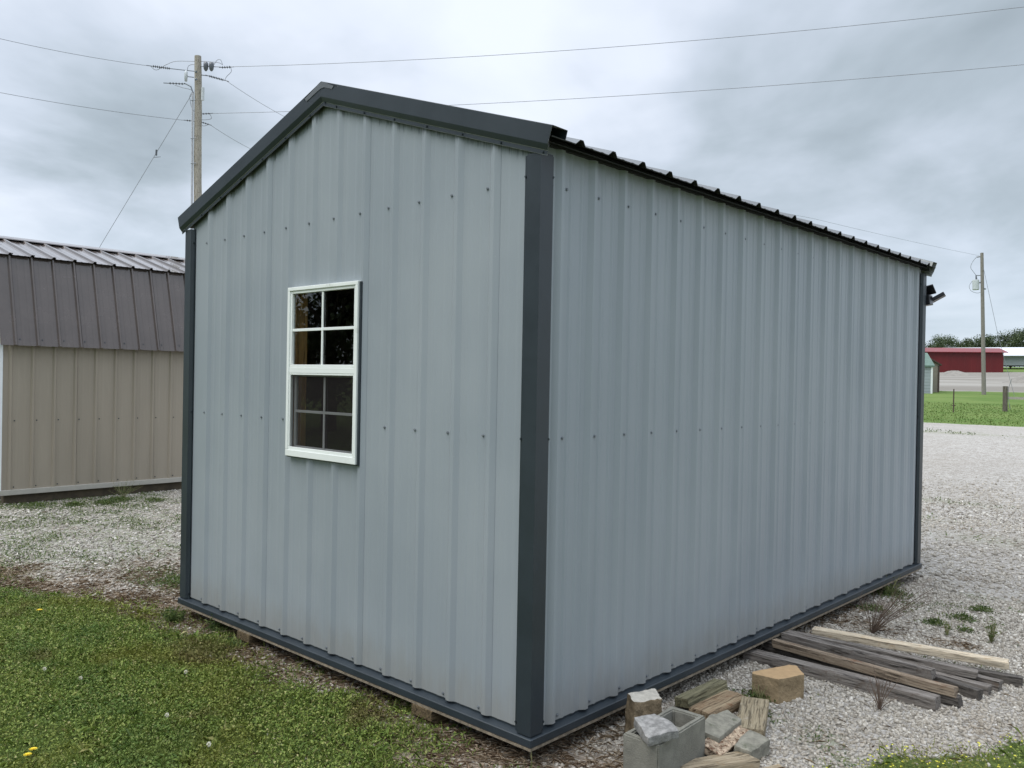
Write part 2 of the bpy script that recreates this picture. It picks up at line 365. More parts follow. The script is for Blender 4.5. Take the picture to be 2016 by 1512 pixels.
# value noise
_H = rng.random((256, 256))
def vnoise(x, y, s):
    x = np.asarray(x)*s+1000.3; y = np.asarray(y)*s+1000.7
    xi = np.floor(x).astype(int); yi = np.floor(y).astype(int); fx = x-xi; fy = y-yi
    fx = fx*fx*(3-2*fx); fy = fy*fy*(3-2*fy)
    h = lambda a, b: _H[a % 256, b % 256]
    return (h(xi, yi)*(1-fx)+h(xi+1, yi)*fx)*(1-fy)+(h(xi, yi+1)*(1-fx)+h(xi+1, yi+1)*fx)*fy
def fbm(x, y, s): return .5*vnoise(x, y, s)+.3*vnoise(x, y, s*2.1)+.2*vnoise(x, y, s*4.3)
def sstep(a, b, x):
    t_ = np.clip((np.asarray(x, dtype=float)-a)/(b-a), 0, 1); return t_*t_*(3-2*t_)

# ------------------------------------------------------------------ ground
GY = np.array([-500, 6, 10, 56, 149, 195, 265, 3000.]); GZ = np.array([-.13, -.13, -.09, 1.0, 3.85, 5.7, 6.6, 6.6])
def gz(x, y):
    x = np.asarray(x, dtype=float); y = np.asarray(y, dtype=float)
    z = np.interp(y, GY, GZ)
    z = z+.13*sstep(-3.6, -8, x)*(1-sstep(8, 20, y))
    z = z+(fbm(x, y, .9)-.5)*.03*sstep(2.0, 6, np.hypot(x+1, y-1))
    return z
def edge_y(x):      # y below which the near lawn starts, seen from the front of the shed
    return np.interp(x, [-12, -6, -4.5, -3.74, -2.97, -2.2, -1.4, -.7, -.22, .1, .8], [-1.6, -.95, -.60, -.26, -.16, -.18, -.24, -.20, -.30, -1.0, -3.0])
def lawn_mask(x, y):
    n = (fbm(x, y, 2.6)-.5)*.45
    a = sstep(-.24, .20, edge_y(x)-y+n*1.35)
    b = sstep(-.12, .12, (x-(1.02+.42*(y-1.0)))+n*.8)*(1-sstep(3.0, 4.5, y))*(y > -1.2)     # clover edge at the lower right
    far = sstep(-.5, .5, (y-(26.5+.02*(x+10)))+(fbm(x, y, .35)-.5)*1.2)*(1-sstep(-1.5, 1.5, y-62-(fbm(x, y, .2)-.5)*4))
    far2 = sstep(-1, 1, y-152)
    return np.maximum.reduce([a, b, far, far2])
def sparse_mask(x, y):
    n = fbm(x, y, 1.9)
    l = sstep(.40, .62, n+.18)*sstep(-4.2, -5.6, x)*(1-sstep(1.5, 2.6, y-(x+9)*.05))*(x > -9)
    l2 = sstep(.25, .6, 1-np.hypot((x+4.1)/.9, (y-.35)/.35)+(n-.5))
    st = np.exp(-((y-22.6-.05*(x+8))/.45)**2)*sstep(.40, .55, fbm(x, y, .6)+.08)
    p1 = .8*np.exp(-(np.hypot((x+1.55)/.9, (y-9.9)/.25))**2)+.8*np.exp(-(np.hypot((x+1.6)/.8, (y-8.2)/.2))**2)+.6*np.exp(-(np.hypot((x-.4)/.9, (y-7.3)/.3))**2)
    r = .6*sstep(.60, .72, fbm(x, y, 3.1))*(x > .1)*(y < 5)*(y > .2)
    return np.clip(np.maximum.reduce([l*.8, l2*.8, st*.8, p1, r]), 0, 1)
def dirt_mask(x, y):
    n = (fbm(x, y, 2.4)-.5)
    a = sstep(-.35, .05, .1-np.abs(y-edge_y(x)-.12)+n*.5+.05)*(x < .25)*(x > -9)
    fr = np.maximum(sstep(.45, .15, np.hypot(x-.15, y+.2)+n*.6), sstep(1.1, .5, np.hypot(x-.2, y+.5)+n))
    b = sstep(.6, .1, np.hypot((x-.05)/.9, (y-3.15)/.35)+n*.6)
    c = sstep(.55, .2, np.hypot((x-.75)/.35, (y-3.15)/.2)+n)
    under = ((x < .1) & (x > -3.2) & (y > -.1) & (y < 5.0))*.45
    left = .6*sstep(-3.3, -3.8, x)*sstep(-5.2, -4.2, x)*sstep(1.0, .2, np.abs(y-.1)+n)
    return np.clip(np.maximum.reduce([a, fr, b, c, under, left]), 0, 1)

def axis_lines(lo, hi, step, fa, fb, grow=1.09):
    c = list(np.arange(lo, hi, step)); s_ = step; x = hi
    while x < fb: c.append(x); s_ *= grow; x += s_
    c.append(fb); s_ = step; x = lo; pre = []
    while x > fa: s_ *= grow; x -= s_; pre.append(max(x, fa))
    return np.array(sorted(set(pre+c)))
xs = axis_lines(-9.6, 2.4, .055, -900, 700, 1.07); ys = axis_lines(-2.6, 5.2, .055, -400, 1800, 1.028)
X, Y = np.meshgrid(xs, ys); Z = gz(X, Y)
V = np.stack([X, Y, Z], -1).reshape(-1, 3); nx, ny = len(xs), len(ys)
ii = np.arange(ny-1)[:, None]*nx+np.arange(nx-1)[None, :]
F = np.stack([ii, ii+1, ii+nx+1, ii+nx], -1).reshape(-1, 4)
def groundmat():
    m, nt, b = newmat('gravel_and_turf')
    pos = nt.a('ShaderNodeNewGeometry').outputs['Position']
    A = lambda n: nt.a('ShaderNodeAttribute', attribute_name=n).outputs['Fac']
    def vor(scale, off):
        v = nt.a('ShaderNodeTexVoronoi', feature='F1'); nt.set(v, 'Vector', nt.vmap(pos, loc=(off, off, 0))); v.inputs['Scale'].default_value = scale; return v
    v1 = vor(52, 0); v2 = vor(19, 3)
    hv = nt.a('ShaderNodeSeparateColor'); nt.set(hv, 0, v1.outputs['Color'])
    hv2 = nt.a('ShaderNodeSeparateColor'); nt.set(hv2, 0, v2.outputs['Color'])
    r_ = nt.math('ADD', nt.math('MULTIPLY', hv.outputs[0], .6), nt.math('MULTIPLY', hv2.outputs[0], .4))
    cr = nt.a('ShaderNodeValToRGB'); nt.set(cr, 0, r_)
    el = cr.color_ramp.elements; el[0].position = .08; el[0].color = c4((.18, .160, .132)); el[1].position = .95; el[1].color = c4((.55, .53, .495))
    k = el.new(.45); k.color = c4((.36, .34, .31)); k = el.new(.7); k.color = c4((.43, .41, .38))
    gap = nt.mapr(v1.outputs['Distance'], .45, .85, 0.0, .45)
    g = nt.mix(gap, cr.outputs[0], c4((.16, .14, .115)))
    big = nt.noise(nt.vmap(pos, (1, .45, 1)), .55, 5, .6)
    g = nt.mix(nt.mapr(big, .42, .66, 0.0, .30), g, c4((.28, .25, .21)))
    # fines: far off the lot is dusty and even
    dist = nt.a('ShaderNodeVectorMath', operation='LENGTH'); nt.set(dist, 0, pos)
    far = nt.mapr(dist.outputs['Value'], 9, 45, 0.0, .70)
    trk = nt.mix(nt.mapr(nt.noise(nt.vmap(pos, (.35, 1.5, 1)), .8, 5, .65), .35, .65), c4((.31, .298, .275)), c4((.42, .405, .38)))
    g = nt.mix(far, g, trk)
    sy = nt.a('ShaderNodeSeparateXYZ'); nt.set(sy, 0, pos)      # the yard beyond the field is darker, browner stone
    g = nt.mix(nt.mapr(sy.outputs[1], 56, 60), g, nt.mix(nt.mapr(nt.noise(nt.vmap(pos, (.3, 1, 1)), .12, 5, .6), .35, .65), c4((.20, .185, .16)), c4((.31, .295, .265))))
    sp = nt.mapr(nt.noise(pos, 22, 3, .7), .38, .62)
    dirtc = nt.mix(sp, c4((.16, .12, .085)), c4((.34, .265, .19)))
    g = nt.mix(nt.math('MULTIPLY', A('dirt'), .75), g, dirtc)
    gn = nt.noise(pos, 35, 4, .7)
    gc = nt.mix(nt.mapr(gn, .3, .7), c4((.045, .07, .016)), c4((.12, .155, .04)))
    gb = nt.noise(pos, .25, 4, .6)
    farg = nt.mix(nt.mapr(gb, .35, .65), c4((.085, .150, .030)), c4((.13, .19, .05)))
    farg = nt.mix(nt.mapr(nt.noise(nt.vmap(pos, (1, 3, 1)), 1.3, 5, .7), .45, .75, 0, .6), farg, c4((.17, .17, .07)))
    gc = nt.mix(nt.mapr(dist.outputs['Value'], 8, 18), gc, farg)
    lm = nt.mapr(nt.math('ADD', A('lawn'), nt.math('MULTIPLY', nt.math('SUBTRACT', nt.noise(pos, 9, 4, .7), .5), .5)), .35, .65)
    c = nt.mix(lm, g, gc)
    sm = nt.math('MULTIPLY', A('sparse'), nt.mapr(nt.noise(pos, 16, 4, .75), .40, .60))
    c = nt.mix(nt.math('MULTIPLY', sm, .8), c, c4((.12, .15, .05)))
    nt.set(b, 'Base Color', c); nt.set(b, 'Roughness', .95); b.inputs['Specular IOR Level'].default_value = .15
    h = nt.math('SUBTRACT', nt.math('MULTIPLY', hv.outputs[0], .6), nt.math('MULTIPLY', v1.outputs['Distance'], 1.0))
    h = nt.math('ADD', h, nt.math('MULTIPLY', gn, .6))
    bp = nt.a('ShaderNodeBump'); nt.set(bp, 'Height', h); nt.set(bp, 'Strength', nt.mapr(dist.outputs['Value'], 6, 25, .9, .25)); nt.set(bp, 'Distance', .014)
    nt.set(b, 'Normal', bp.outputs[0])
    return m
M['ground'] = groundmat()
g = bulk('ground', V, F, M['ground'], smooth=True); tag(g, kind='structure', label='gravel lot running into lawn and field'); 
for nm, fn in (('lawn', lawn_mask), ('sparse', sparse_mask), ('dirt', dirt_mask)):
    a = g.data.attributes.new(nm, 'FLOAT', 'POINT'); a.data.foreach_set('value', fn(V[:, 0], V[:, 1]).astype(np.float32))

# ------------------------------------------------------------------ stones, leaves and straw
def scatter_area(n, x0, x1, y0, y1): return rng.uniform(x0, x1, n), rng.uniform(y0, y1, n)
CUBE = np.array([(-1, -1, -1), (1, -1, -1), (1, 1, -1), (-1, 1, -1), (-1, -1, 1), (1, -1, 1), (1, 1, 1), (-1, 1, 1)], float)*.5
CF = np.array([(0, 3, 2, 1), (4, 5, 6, 7), (0, 1, 5, 4), (1, 2, 6, 5), (2, 3, 7, 6), (3, 0, 4, 7)])
def rotm(n, tilt=1.0):
    az = rng.uniform(0, 2*np.pi, n); ax = rng.normal(0, .45*tilt, n); ay = rng.normal(0, .45*tilt, n)
    ca, sa, cx, sx, cy, sy = np.cos(az), np.sin(az), np.cos(ax), np.sin(ax), np.cos(ay), np.sin(ay)
    Rz = np.zeros((n, 3, 3)); Rz[:, 0, 0] = ca; Rz[:, 0, 1] = -sa; Rz[:, 1, 0] = sa; Rz[:, 1, 1] = ca; Rz[:, 2, 2] = 1
    Rx = np.zeros((n, 3, 3)); Rx[:, 0, 0] = 1; Rx[:, 1, 1] = cx; Rx[:, 1, 2] = -sx; Rx[:, 2, 1] = sx; Rx[:, 2, 2] = cx
    Ry = np.zeros((n, 3, 3)); Ry[:, 1, 1] = 1; Ry[:, 0, 0] = cy; Ry[:, 0, 2] = sy; Ry[:, 2, 0] = -sy; Ry[:, 2, 2] = cy
    return Rx @ Ry @ Rz
sx_, sy_, ss_ = [], [], []
for (n, x0, x1, y0, y1, s0, s1) in [(75000, -.35, 2.0, .35, 3.2, .0045, .019), (18000, -.35, 1.6, 3.2, 4.6, .008, .021), (42000, -2.6, 2.0, 4.6, 14.0, .012, .030),
                                    (16000, -3.3, .25, -.75, .75, .008, .021), (70000, -9.4, -3.2, -.9, 4.2, .009, .024), (5000, .1, 1.4, -.6, .5, .008, .02), (5000, -3.0, -.3, .7, 2.5, .012, .026)]:
    x, y = scatter_area(n, x0, x1, y0, y1)
    dens_ = (1-lawn_mask(x, y)*.985)*(1-.45*sparse_mask(x, y))*(1-.5*dirt_mask(x, y)*(rng.random(n) > .2))
    dens_ = dens_*np.clip(.25+1.5*(fbm(x, y, 1.1)-.2), .2, 1)
    k = (rng.random(n) < dens_) & (rng.random(n) > sstep(6, 14, y))
    x, y = x[k], y[k]; sx_.append(x); sy_.append(y); ss_.append(s0+(s1-s0)*rng.random(len(x))**2.6)
x = np.concatenate(sx_); y = np.concatenate(sy_); s_ = np.concatenate(ss_); n = len(x)
P = CUBE[None]*(1+rng.uniform(-.42, .42, (n, 8, 3)))
P[:, 4:, :2] *= rng.uniform(.55, .95, (n, 1, 1))
P = P*np.stack([s_*rng.uniform(.9, 1.5, n), s_*rng.uniform(.7, 1.0, n), s_*rng.uniform(.45, .8, n)], -1)[:, None, :]
P = np.einsum('nij,nkj->nki', rotm(n), P)+np.stack([x, y, gz(x, y)+s_*.18], -1)[:, None, :]
F_ = (CF[None]+np.arange(n)[:, None, None]*8).reshape(-1, 4)
o = bulk('gravel', P.reshape(-1, 3), F_, M['stone']); tag(o, 'loose pale crushed limestone around the sheds', 'gravel', kind='stuff')

def leaves(name, mat, cx, cy, cz, L, W, tilt_lo, tilt_hi, fold=.25, label=None, cat='grass', lift=None):
    """kite shaped leaves: each a folded pair of triangles"""
    n = len(cx); az = rng.uniform(0, 2*np.pi, n); el = rng.uniform(tilt_lo, tilt_hi, n)
    d = np.stack([np.cos(az)*np.cos(el), np.sin(az)*np.cos(el), np.sin(el)], -1)
    s2 = np.stack([-np.sin(az), np.cos(az), np.zeros(n)], -1); nrm = np.cross(d, s2)
    rl = rng.normal(0, .5, n)[:, None]; s2 = s2*np.cos(rl)+nrm*np.sin(rl); nrm = np.cross(d, s2)
    b = np.stack([cx, cy, cz], -1); L = L[:, None]; W = W[:, None]
    bend = -np.array([0, 0, 1.])*L*rng.uniform(0, .3, n)[:, None]
    v0 = b; v1 = b+d*L*.55+s2*W*.5+nrm*W*fold; v2 = b+d*L+bend; v3 = b+d*L*.55-s2*W*.5+nrm*W*fold
    V_ = np.stack([v0, v1, v2, v3], 1).reshape(-1, 3); base = np.arange(n)[:, None]*4
    F_ = np.concatenate([base+np.array([[0, 1, 2]]), base+np.array([[0, 2, 3]])], 0)
    return V_, F_
def merge(parts):
    vs, fs, o_ = [], [], 0
    for v_, f_ in parts: vs.append(v_); fs.append(f_+o_); o_ += len(v_)
    return np.concatenate(vs), np.concatenate(fs)
# lawn: plants with small broad leaves (clover, henbit) and thin blades
parts = []
def lawn_pts(n, x0, x1, y0, y1, thr=1.0):
    x, y = scatter_area(n, x0, x1, y0, y1); m = lawn_mask(x, y); hp = .25+1.5*np.clip(fbm(x, y, 1.3)-.12, 0, 1)
    k = rng.random(n) < m*hp*thr; return x[k], y[k]
for (n, x0, x1, y0, y1) in [(300000, -4.9, .6, -2.3, .15), (45000, -7.5, -4.9, -2.6, .1), (26000, .5, 2.2, .2, 3.2)]:
    x, y = lawn_pts(n, x0, x1, y0, y1)
    hgt = .004+.052*rng.random(len(x))**1.4*(.45+fbm(x, y, 2.2))*(.45+.55*sstep(.5, .98, lawn_mask(x, y)))
    parts.append(leaves('', None, x, y, gz(x, y)+hgt, rng.uniform(.007, .019, len(x)), rng.uniform(.005, .013, len(x)), -.35, 1.0))
for (n, x0, x1, y0, y1) in [(95000, -4.9, .6, -2.3, .15), (18000, -7.5, -4.9, -2.6, .1), (6000, .5, 2.2, .2, 3.2)]:
    x, y = lawn_pts(n, x0, x1, y0, y1, .8)
    parts.append(leaves('', None, x, y, gz(x, y), rng.uniform(.025, .095, len(x)), rng.uniform(.0022, .0042, len(x)), .5, 1.45, 0))
for q in range(260):
    cx, cy = rng.uniform(-4.8, .3), rng.uniform(-2.2, .2)
    if lawn_mask(np.array([cx]), np.array([cy]))[0] < .35: continue
    k = rng.integers(6, 16); parts.append(leaves('', None, cx+rng.normal(0, .012, k), cy+rng.normal(0, .012, k), np.full(k, float(gz(cx, cy)))+.015+rng.random(k)*.015, rng.uniform(.03, .07, k), rng.uniform(.008, .018, k), .1, .9))
v_, f_ = merge(parts); o = bulk('grass', v_, f_, M['lawn']); tag(o, 'clover and short grass of the near lawn', 'grass', kind='stuff')
# field grass far across the lot: tufts along its near edge
x = rng.uniform(-14, 0, 14000); y = 26.2+.02*(x+10)+rng.random(14000)**1.1*16; k = rng.random(14000) < lawn_mask(x, y); x, y = x[k], y[k]
v_, f_ = leaves('', None, x, y, gz(x, y), rng.uniform(.03, .09, len(x)), rng.uniform(.02, .04, len(x)), .3, 1.4, 0)
o = bulk('field_grass', v_, f_, M['field']); tag(o, 'rough green grass of the field beyond the gravel lot', 'grass', kind='stuff')
# sparse green growing through the gravel
parts = []
for (n, x0, x1, y0, y1, L0, L1) in [(60000, -9.0, -3.2, -.6, 2.6, .012, .035), (20000, .1, 1.6, .6, 4.6, .010, .026), (9000, -3, 1.6, 6.6, 10.6, .02, .05), (9000, -12, 0, 21, 24.5, .04, .1)]:
    x, y = scatter_area(n, x0, x1, y0, y1); k = rng.random(n) < sparse_mask(x, y)*1.3*sstep(.40, .62, fbm(x, y, 3.2))*(fbm(x, y, 7)*1.6-.15); x, y = x[k], y[k]
    parts.append(leaves('', None, x, y, gz(x, y)+.004, rng.uniform(L0, L1, len(x)), rng.uniform(L0, L1, len(x))*.35, .1, 1.3))
for (cx, cy, r_, n) in [(-7.55, .95, .10, 500), (-7.5, 1.25, .12, 700), (-7.6, 1.45, .16, 900), (-7.35, 1.75, .10, 300), (-7.7, .6, .25, 900), (-3.45, .62, .22, 1400), (-3.95, .42, .18, 700), (0, 4.15, .17, 900), (.08, 3.6, .1, 300), (.52, 3.54, .07, 260), (.62, 3.8, .09, 300),
                        (.66, 4.15, .08, 260), (.72, 3.5, .05, 120), (.30, 1.42, .07, 260), (-2.62, .02, .09, 500), (-2.3, -.05, .1, 250), (.02, -.12, .12, 200), (.12, -.25, .1, 150)]:
    x = rng.normal(cx, r_*.55, n); y = rng.normal(cy, r_*.45, n); hh = np.exp(-((x-cx)**2+(y-cy)**2)/r_**2)
    parts.append(leaves('', None, x, y, gz(x, y)+rng.random(n)*.035*hh, rng.uniform(.012, .04, n), rng.uniform(.003, .010, n), 0, 1.3))
v_, f_ = merge(parts); o = bulk('ground_cover', v_, f_, M['weed']); tag(o, 'small green weeds coming up through the gravel', 'weeds', kind='stuff')
# straw and dead stems
parts = []
for (n, x0, x1, y0, y1) in [(100000, -5.2, .5, -1.0, .9), (22000, -.4, 1.0, -1.2, .8), (12000, -.6, 1.1, 2.6, 3.6), (9000, -9, -4, -1.2, .6), (6000, .2, 1.0, .5, 1.5), (2500, .8, 1.8, 1.0, 2.4)]:
    x, y = scatter_area(n, x0, x1, y0, y1); k = rng.random(n) < np.clip(dirt_mask(x, y)*(fbm(x, y, 6)*1.5-.2), .012, 1)*(1-.6*(lawn_mask(x, y) > .9))*.8; x, y = x[k], y[k]
    parts.append(leaves('', None, x, y, gz(x, y)+rng.uniform(.002, .02, len(x)), rng.uniform(.015, .085, len(x)), rng.uniform(.0010, .0026, len(x)), -.08, .32, 0))
v_, f_ = merge(parts); o = bulk('dry_straw', v_, f_, M['straw']); tag(o, 'brown dead stems and straw along the shed edge', 'straw', kind='stuff')
# tiny yellow flowers in the clover at the right
x, y = scatter_area(1500, .8, 2.0, .6, 3.0); k = (lawn_mask(x, y) > .45) & (fbm(x, y, 3) > .40); x, y = x[k], y[k]
parts = []
for q in range(4): parts.append(leaves('', None, x, y, gz(x, y)+.045+.0*x, np.full(len(x), .007), np.full(len(x), .006), .1, .7))
v_, f_ = merge(parts); o = bulk('yellow_blossom', v_, f_, M['yellow2']); tag(o, 'scattered tiny yellow blossoms over the clover', 'flowers', kind='stuff')

# ------------------------------------------------------------------ the grey metal shed
W, L = 3.082, 4.918; XM = -W/2; SL = .3317
shed = thing('metal_shed', 'light grey ribbed metal shed with dark slate corner and roof trim and one window', 'shed', (0, 0, 0))
def roofz(x, z_peak): return z_peak-SL*abs(x-XM)
def ribbed(u0, u1, ribs, cuts=(), minor=True, hgt=.0165, fl=.033, tp=.010, mh=.0017):
    """profile breakpoints (u, height out of the sheet) for ribbed panel"""
    pts = [(u0, 0), (u1, 0)]
    for r in ribs:
        for du, h in ((-fl, 0), (-tp, hgt), (tp, hgt), (fl, 0)): pts.append((r+du, h))
        if minor:
            for mo in (.2286/3, .2286*2/3):
                for du, h in ((-.016, 0), (-.005, mh), (.005, mh), (.016, 0)): pts.append((r+mo+du, h))
    for r in ribs[3::4]: pts += [(r+fl+.001, .0022), (r+fl+.0022, 0)]      # where the next sheet laps over
    pts = sorted(p for p in pts if u0 <= p[0] <= u1)
    for c in cuts:
        for i in range(len(pts)-1):
            if pts[i][0] < c < pts[i+1][0]:
                f_ = (c-pts[i][0])/(pts[i+1][0]-pts[i][0]); pts.insert(i+1, (c, pts[i][1]*(1-f_)+pts[i+1][1]*f_)); break
    out = []
    for p in pts:
        if not out or p[0]-out[-1][0] > 1e-5: out.append(p)
    return out
WX0, WX1, WZ0, WZ1 = -1.822, -1.217, 1.055, 1.948     # opening in the gable wall
YF = .020                                             # sheet plane of the gable wall, ribs come forward to y = .001
RG = [-2.793+.2286*i for i in range(12)]
def hexhead(mb, c, nrm, r=.0062, mi=1):
    c = Vector(c); n = Vector(nrm); a = Vector((0, 0, 1)); b = n.cross(a).normalized(); a = b.cross(n)
    for (rr, h0, h1) in ((r*1.25, 0, .0015), (r*.8, .0015, .0065)):
        vs = []
        for h in (h0, h1):
            for k in range(8): vs.append(c+n*h+(a*math.cos(k*math.pi/4)+b*math.sin(k*math.pi/4))*rr)
        mb.add(vs, [tuple(range(8, 16))]+[(k, (k+1) % 8, 8+(k+1) % 8, 8+k) for k in range(8)], mi)
mb = MB(); pr_ = ribbed(-W+.062, -.062, RG, (WX0, WX1, XM))
zb = .018
for (a, b) in zip(pr_[:-1], pr_[1:]):
    xm = (a[0]+b[0])/2; ya, yb = YF-a[1], YF-b[1]; za, zb2 = roofz(a[0], 2.955), roofz(b[0], 2.955)
    spans = [(zb, zb, WZ0, WZ0), (WZ1, WZ1, za, zb2)] if WX0 < xm < WX1 else [(zb, zb, za, zb2)]
    for (l0, l1, h0, h1) in spans:
        mb.add([(a[0], ya, l0), (b[0], yb, l1), (b[0], yb, h1), (a[0], ya, h0)], [(0, 1, 2, 3)])
for i in range(13):
    xsn = -2.838+.2286*i
    for z_ in (.036, 1.2314, 2.314):
        if z_ == 1.2314 and -1.9 < xsn < -1.15: continue
        hexhead(mb, (xsn, YF-.001, z_), (0, -1, 0), .0058, 1)
mb.build('gable_wall', [M['wall'], M['screw']], shed)
# long side wall (x = 0)
RS = [.15+.2286*i for i in range(21)]
mb = MB(); pr_ = ribbed(.062, L-.062, RS, hgt=.019, mh=.0038)
XF = -.020
for (a, b) in zip(pr_[:-1], pr_[1:]):
    mb.add([(XF+a[1], a[0], zb), (XF+b[1], b[0], zb), (XF+b[1], b[0], 2.475), (XF+a[1], a[0], 2.475)], [(0, 1, 2, 3)])
for i in range(21):
    for z_ in (.038, 1.2314, 2.30):
        hexhead(mb, (XF+.001, .1943+.2286*i, z_), (1, 0, 0), .0058, 1)
hexhead(mb, (XF+.001, .095, 2.30), (1, 0, 0), .0058, 1); hexhead(mb, (XF+.001, .085, 1.2314), (1, 0, 0), .0058, 1)
mb.build('side_wall', [M['wall'], M['screw']], shed)
# the two walls on the far sides
mb = MB(); pr_ = ribbed(.062, L-.062, RS, hgt=.019, mh=.0038)
for (a, b) in zip(pr_[:-1], pr_[1:]):
    mb.add([(-W-XF-a[1], a[0], zb), (-W-XF-a[1]*0-b[1], b[0], zb), (-W-XF-b[1], b[0], 2.475), (-W-XF-a[1], a[0], 2.475)], [(3, 2, 1, 0)])
mb.build('side_wall', M['wall'], shed)
mb = MB(); pr_ = ribbed(-W+.062, -.062, RG, (XM,))
for (a, b) in zip(pr_[:-1], pr_[1:]):
    mb.add([(a[0], L-YF+a[1], zb), (b[0], L-YF+b[1], zb), (b[0], L-YF+b[1], roofz(b[0], 2.955)), (a[0], L-YF+a[1], roofz(a[0], 2.955))], [(3, 2, 1, 0)])
mb.build('gable_wall', M['wall'], shed)
# corner trims: an L of two 75 mm faces with small stepped flanges
def corner(cx, cy, sx, sy, zt):
    # outline going round the outside of the corner
    prof = [(-.096, -.012), (-.080, -.010), (-.072, .004), (0, .004)]
    pa = [(cx+sx*u, cy-sy*(-v) if False else cy+sy*v) for (u, v) in prof]         # along x, outward in sy
    pb = [(cx+sx*v, cy+sy*u) for (u, v) in prof][::-1]
    ring = pa[:-1]+[(cx+sx*.004, cy+sy*.004)]+pb[1:]
    m = MB(); n = len(ring); z0 = .006
    vs = [(x, y, z0 if 0 < 1 else z0) for x, y in ring]+[(x, y, zt) for x, y in ring]
    m.add(vs, [(i, i+1, n+i+1, n+i) for i in range(n-1)])
    # back side so the trim has thickness
    inr = [(cx+(x-cx)*1.0-sx*.0035, cy+(y-cy)*1.0-sy*.0035) for x, y in ring]
    o_ = len(m.v); m.add([(x, y, z0) for x, y in inr]+[(x, y, zt) for x, y in inr], [(n+i, n+i+1, i+1, i) for i in range(n-1)])
    m.add([(ring[i][0], ring[i][1], z0) for i in range(n)]+[(inr[i][0], inr[i][1], z0) for i in range(n)], [(i, n+i, n+i+1, i+1) for i in range(n-1)])
    for z_ in (.042, 1.2314, 2.33):
        hexhead(m, (cx-sx*.088, cy+sy*(-.010), z_), (0, sy, 0), .0062, 1)
        hexhead(m, (cx+sx*(-.010), cy-sy*.088, z_), (sx, 0, 0), .0062, 1)
    return m.build('corner_trim', [M['slate'], M['screw_dark']], shed)
corner(0, 0, 1, -1, 2.418); corner(-W, 0, -1, -1, 2.418); corner(0, L, 1, 1, 2.418); corner(-W, L, -1, 1, 2.418)
# base trim: upstand, sloping ledge, drip nose; mitred ring round the shed
rings = [(-.024, .030), (-.0235, .006), (.011, -.001), (.0135, -.004), (.0135, -.033), (.011, -.036), (-.01, -.037)]
def ringpts(o_, z): return [(-W-o_, -o_, z), (o_, -o_, z), (o_, L+o_, z), (-W-o_, L+o_, z)]
m = MB(); vs = []
for (o_, z) in rings: vs += ringpts(o_, z)
fs = [(r*4+i, (r+1)*4+i, (r+1)*4+(i+1) % 4, r*4+(i+1) % 4) for r in range(len(rings)-1) for i in range(4)]
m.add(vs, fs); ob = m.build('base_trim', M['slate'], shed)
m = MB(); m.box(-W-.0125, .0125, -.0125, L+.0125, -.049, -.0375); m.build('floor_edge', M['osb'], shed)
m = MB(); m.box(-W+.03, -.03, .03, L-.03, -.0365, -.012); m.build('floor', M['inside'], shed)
for xc in (-.655, -2.25):
    m = MB(); x0, x1 = xc-.07, xc+.07
    prof = [(-.020, -.0495), (-.020, -.095), (.055, -.150), (L-.06, -.150), (L-.01, -.092), (L-.01, -.0495)]
    m.prism([(0, y, z) for y, z in prof], (x0, 0, 0), (x1, 0, 0)); m.build('skid', M['skid'], shed)
# near-black strip along each wall top, painting in the shade under the eave
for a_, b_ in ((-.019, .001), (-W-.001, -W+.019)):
    m = MB(); m.box(a_, b_, .004, L-.004, 2.456, 2.486); m.build('eave_shade_strip', M['shade'], shed)
# roof sheets with ribs running down the slope
RY = [.17+.2286*i for i in range(21)]
ZS = 3.004
for sgn in (1, -1):
    m = MB(); pr_ = ribbed(-.018, L+.018, RY, hgt=.021); n = len(pr_)
    xe = XM+sgn*(W/2+.072); nx_, nz_ = SL/math.hypot(1, SL)*sgn, 1/math.hypot(1, SL)
    for thick, rev in ((0, False), (-.004, True)):
        rowa = [(XM+nx_*(h+thick), y, ZS+nz_*(h+thick)) for y, h in pr_]; rowb = [(xe+nx_*(h+thick), y, ZS-SL*(W/2+.072)+nz_*(h+thick)) for y, h in pr_]
        vs = rowa+rowb; fs = [(i, n+i, n+i+1, i+1) for i in range(n-1)]
        if (sgn > 0) == rev: fs = [f[::-1] for f in fs]
        m.add(vs, fs, 1 if rev else 0)
    # rib end edge
    n2 = n; e1 = [(xe+nx_*h, y, ZS-SL*(W/2+.072)+nz_*h) for y, h in pr_]; e2 = [(xe+nx_*(h-.004), y, ZS-SL*(W/2+.072)+nz_*(h-.004)) for y, h in pr_]
    m.add(e1+e2, [(i, n+i, n+i+1, i+1) for i in range(n-1)], 1)
    # closure between sheet and shade strip so no light leaks in
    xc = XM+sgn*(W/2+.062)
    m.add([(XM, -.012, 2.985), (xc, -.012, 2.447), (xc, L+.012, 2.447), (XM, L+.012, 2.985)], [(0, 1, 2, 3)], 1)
    m.build('roof_panel', [M['roof'], M['soffit']], shed)
